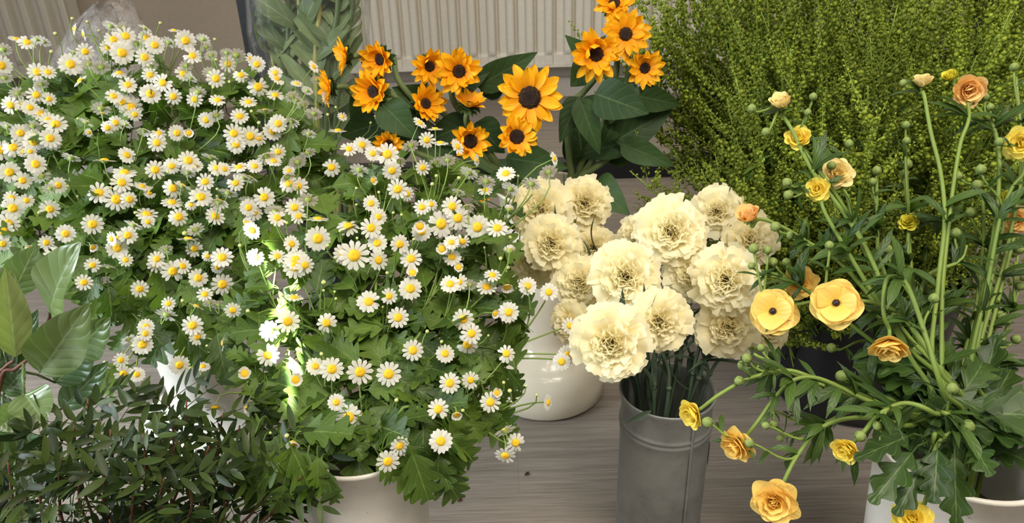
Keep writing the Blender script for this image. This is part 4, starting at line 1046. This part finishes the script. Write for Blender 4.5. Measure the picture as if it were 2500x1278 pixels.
# big lobed leaves hanging over the rim, on two leafy shoots
for k, lab in enumerate(['broad lobed ranunculus shoot hanging over the white bucket rim towards the zinc vase', 'broad lobed ranunculus shoot drooping down the front of the white bucket']):
    r = random.Random(77 + k); base = RIMC + Vector((-.02 + .03 * k, 0, 0)); base.z = .05
    root = thing('ranunculus_shoot', base, lab, 'foliage')
    st = MB(); s0 = at(2270 + 60 * k, 1110, .585); tube(st, catmull([s0 + Vector((0, 0, .02)), s0, base], 6), .0022, .0025, 6); obj('stem', st, M_rstem, root)
    for (bx, by, tx, ty, wpx) in ([(2240, 1090, 2130, 1225, 84), (2230, 1060, 2090, 1120, 66), (2270, 1100, 2190, 1255, 76)] if k == 0 else [(2330, 1090, 2335, 1275, 84), (2290, 1080, 2280, 1225, 84), (2370, 1080, 2420, 1160, 70), (2390, 1040, 2470, 900, 80), (2380, 1030, 2430, 830, 80), (2340, 1030, 2300, 900, 70)]):
        lf = MB(); up_ = ty < by; a, b_ = at(bx, by, .64 if up_ else .575), at(tx, ty, .70 if up_ else .53); d = b_ - a
        leaf(lf, frameYZ(a, d, EYE - a) @ Matrix.Rotation(.25, 4, 'X'), d.length * 1.05, msize(wpx, a) / 2, P_crow, 22, 3, curl=.5, fold=.15, sweep=.5, wav=.2, tint=r.uniform(0, .35))
        tube(lf, [s0, s0.lerp(a, .5) + Vector((0, 0, .01)), a], .0015, .001, 5); obj('leaf', lf, M_rleaf, root)
# ------------------------------------------------------------------ pennycress
def penny_template(seed):
    r = random.Random(seed); st, pod, lf = MB(), MB(), MB()
    H = 1.0
    bendx, bendy = r.uniform(.03, .17), r.uniform(-.08, .08)
    main = [Vector((bendx * t * t + .008 * sin(9 * t + seed), bendy * t * t + .008 * cos(7 * t + seed), t * H)) for t in [k / 16 for k in range(17)]]
    tube(st, main, .0024, .0011, 4, tint=.5)
    def pods(pth, n, small):
        k = len(pth) - 1
        for i in range(n):
            q = (i + r.random()) / n; f = .18 + .82 * q; j = min(k - 1, int(f * k)); p = pth[j].lerp(pth[j + 1], f * k - j)
            ax = (pth[j + 1] - pth[j]).normalized(); a = i * 2.4 + r.uniform(-.3, .3); o = ax.orthogonal().normalized(); e = ax.cross(o)
            out = (o * cos(a) + e * sin(a)) ; pl = r.uniform(.006, .011) * (1 - .55 * q)
            c = p + (out * .85 + ax * .5) * pl
            st.raw([p, p + ax * .0008, c], [(0, 1, 2)])
            s = small * (1 - .62 * max(0, q - .35) / .65) * r.uniform(.8, 1.15)
            nz = Vector((r.uniform(-1, 1), r.uniform(-1, 1), r.uniform(-.4, 1))).normalized(); x = nz.orthogonal().normalized(); y = nz.cross(x)
            n0 = [c + (x * cos(t) + y * sin(t)) * s for t in (0, 1.05, 2.1, 3.14, 4.19, 5.24)] + [c + nz * s * .38, c - nz * s * .38]
            pod.raw(n0, [(m_, (m_ + 1) % 6, 6) for m_ in range(6)] + [((m_ + 1) % 6, m_, 7) for m_ in range(6)], tint=min(1, r.uniform(0, .7) + .3 * q))
    nb = 19
    for b in range(nb):
        t = .26 + .70 * (b + r.random()) / nb; j = int(t * 16); p = main[j].lerp(main[min(16, j + 1)], t * 16 - j)
        a = b * 2.4 + r.uniform(-.4, .4); L = (.26 - .16 * t) * r.uniform(.7, 1.25); o = Vector((cos(a), sin(a), 0))
        pth = bez(p, p + o * L * .25 + Vector((0, 0, L * .25)), p + o * L * .50 + Vector((0, 0, L * .6)), p + o * L * r.uniform(.45, .75) + Vector((0, 0, L * 1.02)), 8)
        tube(st, pth, .0011, .0007, 3, tint=r.random(), cap=False); pods(pth, int(30 * (.55 + L / .22 * .45)), .0060)
        if t < .8:
            leaf(lf, frameYZ(p, o + Vector((0, 0, r.uniform(.1, .9))), Vector((0, 0, 1)) - o * .2), r.uniform(.03, .055), r.uniform(.0035, .006), P_lance, 6, 1, curl=r.uniform(0, .9), fold=.2, tint=r.random())
    pods(main[11:], 34, .0058)
    return st.mesh('pennycress_stem', [M_pstem]), pod.mesh('pennycress_pods', [M_pod]), lf.mesh('pennycress_foliage', [M_pleaf])
PT = [penny_template(600 + i) for i in range(7)]
pr = random.Random(5)
PL = 'airy green pennycress spray covered in tiny round seed pods, in the wide black bucket'
tips = []
for row, (y, xs, Y) in enumerate([
    (-190, range(1600, 2701, 95), 1.34), (-120, range(1560, 2701, 90), 1.22), (-40, range(1600, 2701, 90), 1.40), (20, range(1575, 2681, 100), 1.14), (90, range(1640, 2681, 105), 1.30),
    (150, range(1690, 2681, 110), 1.08), (230, range(1720, 2681, 115), 1.22), (-230, range(1680, 2751, 60), 1.58), (-150, range(1640, 2751, 65), 1.56), (-60, range(1660, 2751, 65), 1.60), (60, range(1640, 2681, 75), 1.50), (180, range(1720, 2681, 100), 1.42), (260, range(1740, 2681, 110), 1.34), (300, range(1715, 2681, 120), 1.06), (370, range(1700, 2301, 110), 1.14), (450, range(1740, 2201, 110), 1.06), (520, range(1760, 2181, 110), 1.10)]):
    for x in xs: tips.append((x + pr.uniform(-60, 60), y + pr.uniform(-50, 50), Y + pr.uniform(-.07, .07)))
tips += [(1660, 452, 1.10), (1625, 448, 1.16), (1680, 358, 1.08), (1668, 270, 1.2), (1640, 130, 1.15), (1600, 60, 1.16), (1700, 345, 1.1), (1560, 20, 1.2), (1760, 560, 1.02)]
KRIM = Vector((KB[0], KB[1], .27))
for i, (x, y, Y) in enumerate(tips):
    if x < 1760 and y < 320: Y = max(Y, 1.37)
    tip = at(x, y, Y)
    v = Vector((tip.x - KB[0], tip.y - KB[1], 0)); q = min(1, v.length / .35)
    foot = Vector((KB[0], KB[1], .03)) - (v.normalized() * .03 if v.length > .01 else Vector()) + Vector((pr.uniform(-.05, .05), pr.uniform(-.05, .05), 0))
    foot += v.normalized() * .10 * q if v.length > .01 else Vector()
    d = tip - foot; L = d.length
    # keep every stem inside the bucket mouth
    t = (.275 - foot.z) / d.z if d.z > .05 else 1
    root = thing('pennycress_spray', foot, PL, 'pennycress', 'pennycress sprays in the black bucket')
    z = d.normalized(); xx = z.orthogonal().normalized(); yy = z.cross(xx)
    M = Matrix((xx, yy, z)).transposed().to_4x4() @ Matrix.Rotation(pr.uniform(0, 6.28), 4, 'Z') @ Matrix.Diagonal((.9 * max(.85, L), .9 * max(.85, L), L, 1))
    tpl = PT[i % 7]
    inst('stem', tpl[0], root, M)
    o = inst('seed_pods', tpl[1], root, M); o['kind'] = 'stuff'
    inst('foliage', tpl[2], root, M)

# ------------------------------------------------------------------ salal
LBASE = Vector((LB[0], LB[1], .03))
def salal(lab, stem_px, leaves, seed, Y=.70):
    r = random.Random(seed)
    base = LBASE + Vector((r.uniform(-.03, .03), r.uniform(-.03, .03), 0))
    root = thing('salal_branch', base, lab, 'branch')
    pts = [at(x, y, Y) for x, y in stem_px]
    rim = Vector((LB[0], LB[1], .262)); v = pts[-1] - rim; v.z = 0
    pts += [rim + (v.normalized() * min(.06, v.length)), base]
    path = catmull(pts, 6); st = MB(); tube(st, path, .0018, .0032, 7); obj('twig', st, M_twig, root)
    for k, (b0, t0, wpx, dy0, dy1, curl, tint) in enumerate(leaves):
        a = at(*b0, Y + dy0); s0 = min(path, key=lambda q: (q - a).length)
        o = placed_leaf(root, M_salal, b0, t0, wpx * (.98 if (seed == 1 and k < 2) else .86), Y + dy0, Y + dy1, P_salal, curl, .34, Vector((-.12, -.88, .66)) if (seed == 1 and k == 0) else None, tint, nt=20, nu=5, wav=.13, petiole=s0)
salal('tall salal branch whose top leaf shines pale blue-green', [(122, 770), (95, 850), (40, 900), (0, 935)], [
    ((124, 764), (196, 598), 128, -.01, -.03, .35, .55), ((98, 910), (215, 745), 128, -.03, -.05, .3, .5), ((182, 862), (266, 778), 120, .0, -.02, .5, .35),
    ((60, 962), (110, 1032), 116, -.03, -.06, .6, .55), ((135, 935), (232, 850), 96, .03, .05, .2, .0), ((150, 1000), (262, 885), 84, .05, .06, .2, .05)], 1)
salal('salal branch with a broad olive leaf seen from its dull side', [(36, 880), (10, 900), (-30, 960)], [
    ((38, 872), (14, 662), 96, -.01, .0, .3, 1.0), ((-8, 800), (30, 660), 80, .03, .04, .2, .85), ((30, 720), (88, 600), 100, .05, .07, .3, .3), ((20, 900), (90, 760), 70, .03, .03, .3, .0), ((-20, 930), (24, 800), 90, .03, .02, .3, .05)], 2)
salal('low salal branch with two leaves drooping over the mastic sprigs', [(45, 985), (20, 1000), (-20, 1040)], [
    ((44, 990), (70, 1062), 96, -.02, -.05, .7, .4), ((60, 1000), (-10, 1050), 90, -.03, -.06, .5, .35), ((10, 960), (60, 900), 76, .02, .0, .3, .1), ((-10, 960), (46, 1130), 90, .03, .0, .3, .05), ((40, 1060), (96, 1140), 80, .05, .03, .3, .0), ((36, 1300), (66, 1238), 46, -.13, -.14, .3, 1.0)], 3)

# ------------------------------------------------------------------ mastic
GBASE = Vector((GB[0], GB[1], .03))
def mastic(tip, mid, lab, group, seed, Y, npairs=3):
    r = random.Random(seed)
    base = GBASE + Vector((r.uniform(-.05, .05), r.uniform(-.04, .04), 0))
    root = thing('mastic_sprig', base, lab, 'sprig', group)
    p1, p0 = at(*tip, Y), at(*mid, Y + r.uniform(-.015, .015))
    rim = Vector((GB[0], GB[1], .24)); v = p0 - rim; v.z = 0
    rim += v.normalized() * min(.085, v.length * .6)
    path = catmull([p1, p1.lerp(p0, .5) + Vector((r.uniform(-.008, .008), 0, r.uniform(-.004, .008))), p0, rim, base], 7)
    st = MB(); tube(st, path, .0010, .0024, 5); obj('twig', st, M_twig, root)
    lf = MB(); L = len(path)
    for k in range(npairs * 2):
        i = int(1 + (k / (npairs * 2)) ** .9 * (L * .62)); s0 = path[i]; ax = (path[i - 1] - path[i + 1]).normalized()
        # one pinnate leaf: a thin rachis with paired leaflets
        a = k * 2.4 + r.uniform(-.5, .5); o = ax.orthogonal().normalized(); q = ax.cross(o)
        d = (o * cos(a) + q * sin(a) + ax * r.uniform(.3, .9) + Vector((0, -.15, .1))).normalized()
        RL = r.uniform(.032, .055); rb = [s0 + d * RL * t + Vector((0, 0, -.006 * t * t)) for t in (0, .35, .7, 1)]
        tube(lf, rb, .0006, .0004, 3, tint=.7, cap=False)
        side = d.cross(Vector((r.uniform(-.3, .3), -.4, 1)).normalized()).normalized(); nn = side.cross(d)
        for m_ in range(3):
            pt = s0 + d * RL * (.3 + .34 * m_)
            for sg in (-1, 1):
                LL = r.uniform(.020, .034)
                leaf(lf, frameYZ(pt, side * sg + d * .75, nn * (1 if nn.z > 0 else -1) + Vector((r.uniform(-.35, .35),) * 3)), LL, LL * r.uniform(.115, .15), P_oval, 6, 1, curl=r.uniform(0, .5), fold=.2, tint=r.random())
        LL = r.uniform(.022, .032); leaf(lf, frameYZ(rb[-1], d, nn * (1 if nn.z > 0 else -1)), LL, LL * .13, P_oval, 6, 1, curl=.3, fold=.2, tint=r.random())
    obj('foliage', lf, M_mast, root)
ML = 'dark green mastic sprig with narrow paired leaflets in the low clump under the feverfew'
mr = random.Random(31)
for k, (t, m_, Y) in enumerate([((60, 1085), (70, 1260), .62), ((20, 1130), (30, 1280), .60), ((130, 1090), (150, 1270), .64), ((215, 975), (230, 1180), .66), ((180, 1040), (215, 1230), .63), 
    ((270, 1050), (290, 1240), .62), ((350, 1060), (350, 1250), .61), ((410, 970), (420, 1150), .69), ((455, 980), (440, 1180), .67), ((430, 1080), (420, 1260), .62), 
    ((545, 1010), (520, 1200), .66), ((510, 1090), (490, 1270), .62), ((585, 1040), (555, 1230), .66), ((560, 1130), (540, 1280), .61), ((100, 1180), (120, 1290), .585), ((200, 1150), (220, 1290), .585), ((310, 1150), (320, 1290), .58), ((400, 1170), (400, 1290), .575), ((30, 1200), (50, 1300), .58), ((255, 1120), (260, 1290), .60), ((460, 1180), (450, 1290), .58), ((150, 1120), (160, 1290), .60)]):
    mastic(t, m_, ML, 'mastic sprigs in the low clump', 700 + k, Y)
mastic((668, 1128), (600, 1270), 'thin mastic sprig reaching out in front of the speckled white bucket', None, 780, .60, 6)
mastic((735, 1165), (640, 1275), 'outermost mastic sprig, its tip beside the speckled white bucket', None, 781, .575, 6)
# feathery leaf shoot between mastic and feverfew
base = GBASE + Vector((.07, .0, 0)); root = thing('leafy_shoot', base, 'shoot of long narrow green leaves between the mastic clump and the front feverfew', 'foliage')
st = MB(); s0 = at(600, 1240, .63); tube(st, catmull([at(665, 1085, .66), at(630, 1160, .645), s0, Vector((GB[0] + .085, GB[1], .24)), base], 6), .0012, .002, 6); obj('stem', st, M_fstem, root)
for (b0, t0, wpx) in [((640, 1150), (712, 1050), 46), ((610, 1200), (690, 1075), 52), ((600, 1230), (640, 1095), 40), ((625, 1180), (575, 1080), 34)]:
    placed_leaf(root, M_mast, b0, t0, wpx, .63, .655, P_lance, .3, .3, None, .9, nt=10, nu=2)

# ------------------------------------------------------------------ bunch in clear plastic
m, nt, out = newmat('clear_plastic_wrap')
lw = nt.nodes.new('ShaderNodeLayerWeight'); lw.inputs[0].default_value = 0.22
gl = nt.nodes.new('ShaderNodeBsdfGlossy'); gl.inputs['Roughness'].default_value = 0.14
tr = nt.nodes.new('ShaderNodeBsdfTransparent'); tr.inputs[0].default_value = (0.93, 0.94, 0.93, 1)
bp = nt.nodes.new('ShaderNodeBump'); bp.inputs['Strength'].default_value = 0.6; bp.inputs['Distance'].default_value = 0.01
lk(nt, noise(nt, 16.0, 4.0, coord(nt)), bp.inputs['Height']); lk(nt, bp.outputs[0], gl.inputs['Normal']); lk(nt, bp.outputs[0], lw.inputs['Normal'])
mx = nt.nodes.new('ShaderNodeMixShader'); lk(nt, math_n(nt, 'MULTIPLY', lw.outputs['Fresnel'], 0.32), mx.inputs[0]); lk(nt, tr.outputs[0], mx.inputs[1]); lk(nt, gl.outputs[0], mx.inputs[2])
df = nt.nodes.new('ShaderNodeBsdfDiffuse'); df.inputs[0].default_value = (.8, .8, .78, 1); m2 = nt.nodes.new('ShaderNodeMixShader'); m2.inputs[0].default_value = .025
lk(nt, mx.outputs[0], m2.inputs[1]); lk(nt, df.outputs[0], m2.inputs[2]); lk(nt, m2.outputs[0], out.inputs[0])
M_wrap = m
WYc = 1.62
sl = MB(); rows = []; cr = random.Random(3)
SLV = []
key = [(-120, 590, 905), (0, 600, 897), (70, 607, 900), (130, 622, 905), (200, 650, 905), (270, 678, 898), (340, 712, 890), (420, 742, 872), (520, 768, 858)]
n = 40; jit = [cr.uniform(-1, 1) for _ in range(n)]
for i, (y, xl_, xr_) in enumerate(key):
    a, b_ = at(xl_, y, WYc), at(xr_, y, WYc); c = (a + b_) / 2; rx = (b_ - a).length / 2; ry = rx * .55; row = []
    for j in range(n):
        th = 2 * PI * j / n; k = 1 + .05 * jit[j] + .03 * sin(5 * th + i * .9) + .02 * cr.uniform(-1, 1)
        row.append((c.x + rx * k * cos(th), c.y + ry * k * sin(th), c.z))
    rows.append(row); SLV.append((c.x, rx, c.z))
rows[0] = [(x, y, z + .02 * jit[j]) for j, (x, y, z) in enumerate(rows[0])]
sl.grid(rows, wrap=True)
o = obj('plastic_sleeve', sl, M_wrap, None, origin=(WB[0], WB[1], rows[-1][0][2]))
tag(o, 'clear plastic sleeve wrapped around green leafy stems, in front of the radiator', 'wrapping')
WBASE = Vector((WB[0], WB[1], .03))
for k, (tx, mx_, pale) in enumerate([(655, 668, 1), (700, 705, 0), (728, 742, 1), (775, 770, 1), (820, 800, 0), (855, 830, 0), (640, 690, 0)]):
    r = random.Random(80 + k)
    base = WBASE + Vector((r.uniform(-.04, .04), r.uniform(-.03, .03), 0))
    root = thing('leafy_branch', base, ['pale leafy stem inside the clear plastic sleeve, along its edge away from the sunflowers', 'dark leafy stem inside the clear plastic sleeve, second from the black post', 'yellowish stem in the middle of the clear plastic sleeve', 'yellow-green thick stem inside the clear plastic sleeve, right of the middle', 'leafy stem curving out inside the clear plastic sleeve', 'leafy stem inside the clear plastic sleeve nearest the edge-on sunflowers', 'leafy stem pressed flat inside the clear plastic sleeve next to the black post'][k], 'branch')
    yo = WYc + r.uniform(-.035, .045)
    path = catmull([at(tx, -100, yo), at(tx + 4, 30, yo), at(mx_, 150, yo), at(mx_ * .75 + 790 * .25, 280, yo), at(mx_ * .45 + 795 * .55, 420, WYc), Vector((WB[0] + (.04 - .013 * k), WB[1], .30)), base], 6)
    st = MB(); tube(st, path, .0055, .0062, 8, tint=1.0 if pale else .2); obj('stem', st, M_lstem if pale else M_lily, root)
    lf = MB()
    for q in range(15):
        i = 2 + int(q * 1.5); s0 = path[i]; sg = 1 if q % 2 else -1
        dd = Vector((sg * r.uniform(.25, .8), r.uniform(-.5, .3), r.uniform(.5, 1.0)))
        Lf = r.uniform(.11, .19)
        tipx = s0 + dd.normalized() * Lf
        leaf(lf, frameYZ(s0, dd, Vector((-sg * .5, -1, .3))), Lf, Lf * r.uniform(.09, .13), P_lance, 10, 2, curl=r.uniform(.5, 1.9), fold=.25, wav=.05, tint=r.random(), bend=-sg * .12)
    for q, (vx, vy, vz) in enumerate(lf.v):
        # leaves press against the inside of the sleeve
        k0 = 0
        while k0 < len(SLV) - 2 and SLV[k0 + 1][2] > vz: k0 += 1
        (c0, r0_, z0_), (c1, r1_, z1_) = SLV[k0], SLV[k0 + 1]
        f = min(1, max(0, (z0_ - vz) / (z0_ - z1_))); cx_ = c0 + (c1 - c0) * f; rx_ = (r0_ + (r1_ - r0_) * f) * .93; ry_ = rx_ * .55
        e = sqrt(((vx - cx_) / rx_) ** 2 + ((vy - WYc) / ry_) ** 2)
        if e > .95:
            s_ = (.95 + .05 * (1 - math.exp(-(e - .95)))) / e; lf.v[q] = (cx_ + (vx - cx_) * s_, WYc + (vy - WYc) * s_, vz)
    obj('foliage', lf, M_lily, root)
# crumpled clear wrap standing behind the back feverfew
m, nt, out = newmat('crumpled_film')
gl = nt.nodes.new('ShaderNodeBsdfPrincipled'); gl.inputs['Base Color'].default_value = (0.62, 0.58, 0.54, 1); gl.inputs['Roughness'].default_value = 0.22
tr = nt.nodes.new('ShaderNodeBsdfTransparent'); tr.inputs[0].default_value = (0.86, 0.84, 0.82, 1)
nz = noise(nt, 30.0, 5.0, coord(nt), 0.7); bp = nt.nodes.new('ShaderNodeBump'); bp.inputs['Strength'].default_value = 0.9; bp.inputs['Distance'].default_value = 0.012
lk(nt, nz, bp.inputs['Height']); lk(nt, bp.outputs[0], gl.inputs['Normal'])
mx = nt.nodes.new('ShaderNodeMixShader'); lk(nt, ramp(nt, [(0.35, (.12,) * 3), (0.7, (.42,) * 3)], nz), mx.inputs[0]); lk(nt, tr.outputs[0], mx.inputs[1]); lk(nt, gl.outputs[0], mx.inputs[2]); lk(nt, mx.outputs[0], out.inputs[0])
fm = MB(); rows = []
for i, (y, xl_, xr_) in enumerate([(0, 255, 300), (30, 215, 325), (70, 175, 352), (120, 145, 372), (180, 125, 385), (260, 120, 390), (420, 150, 380)]):
    a, b_ = at(xl_, y, 1.66), at(xr_, y, 1.66); row = []
    for j in range(28):
        q = j / 28 * 2 * PI
        row.append(((a.x + b_.x) / 2 + (b_.x - a.x) / 2 * cos(q) * (1 + cr.uniform(-.05, .05)), 1.66 + .06 * sin(q) * (1 + cr.uniform(-.4, .4)), a.z + cr.uniform(-.008, .008)))
    rows.append(row)
c = at(275, 420, 1.66)
rows.append([(c.x + .06 * cos(2 * PI * j / 28), 1.66 + .05 * sin(2 * PI * j / 28), 0.002) for j in range(28)])
fm.grid(rows, wrap=True)
o = obj('plastic_wrap', fm, m, None, origin=(c.x, 1.66, 0.002))
tag(o, 'crumpled grey clear plastic wrap standing behind the back feverfew bunch', 'wrapping')

# small dry scraps on the floor
M_dry = plain_mat('dry_leaf', (0.10, 0.045, 0.02), 0.7, 0.2)
def floor_at(px, py):
    d = ray(px, py); return EYE + d * (-EYE.z / d.z)
for (x, y, s, lab) in [(1290, 1163, .010, 'curled brown petal scrap on the floor between the front feverfew and the zinc vase'), (1125, 1227, .009, 'thin dry scrap on the floor near the speckled white bucket')]:
    p = floor_at(x, y); b = MB()
    leaf(b, frameYZ(Vector((p.x - s * .7, p.y, .001)), Vector((1, .7, .12)), Vector((0, -.3, 1))), s * 2, s * .3, P_lance, 8, 1, curl=.9, fold=.8)
    o = obj('dry_petal', b, M_dry, None, origin=(p.x, p.y, 0)); tag(o, lab, 'petal')

# sunlight slipping through the shop window as a narrow streak
sp_ = bpy.data.lights.new('sun_streak', 'SPOT'); so = bpy.data.objects.new('sun_streak', sp_); COL.objects.link(so)
A_, B_ = at(622, 560, .86), at(745, 1010, .68)
mid_ = (A_ + B_) / 2; src = mid_ + Vector((-.45, -1.7, 1.5)); so.location = src
zz_ = (src - mid_).normalized(); yy_ = (A_ - B_); yy_ = (yy_ - zz_ * yy_.dot(zz_)).normalized(); xx_ = yy_.cross(zz_)
half = abs((A_ - B_).dot(yy_)) / 2; dist = (src - mid_).length
so.matrix_world = Matrix.Translation(src) @ Matrix((xx_, yy_, zz_)).transposed().to_4x4() @ Matrix.Diagonal((.072, 1, 1, 1))
sp_.spot_size = 2 * math.atan(half * 1.1 / dist); sp_.spot_blend = .9; sp_.energy = 9000; sp_.color = (0.9, 0.96, 1.0); sp_.shadow_soft_size = .004
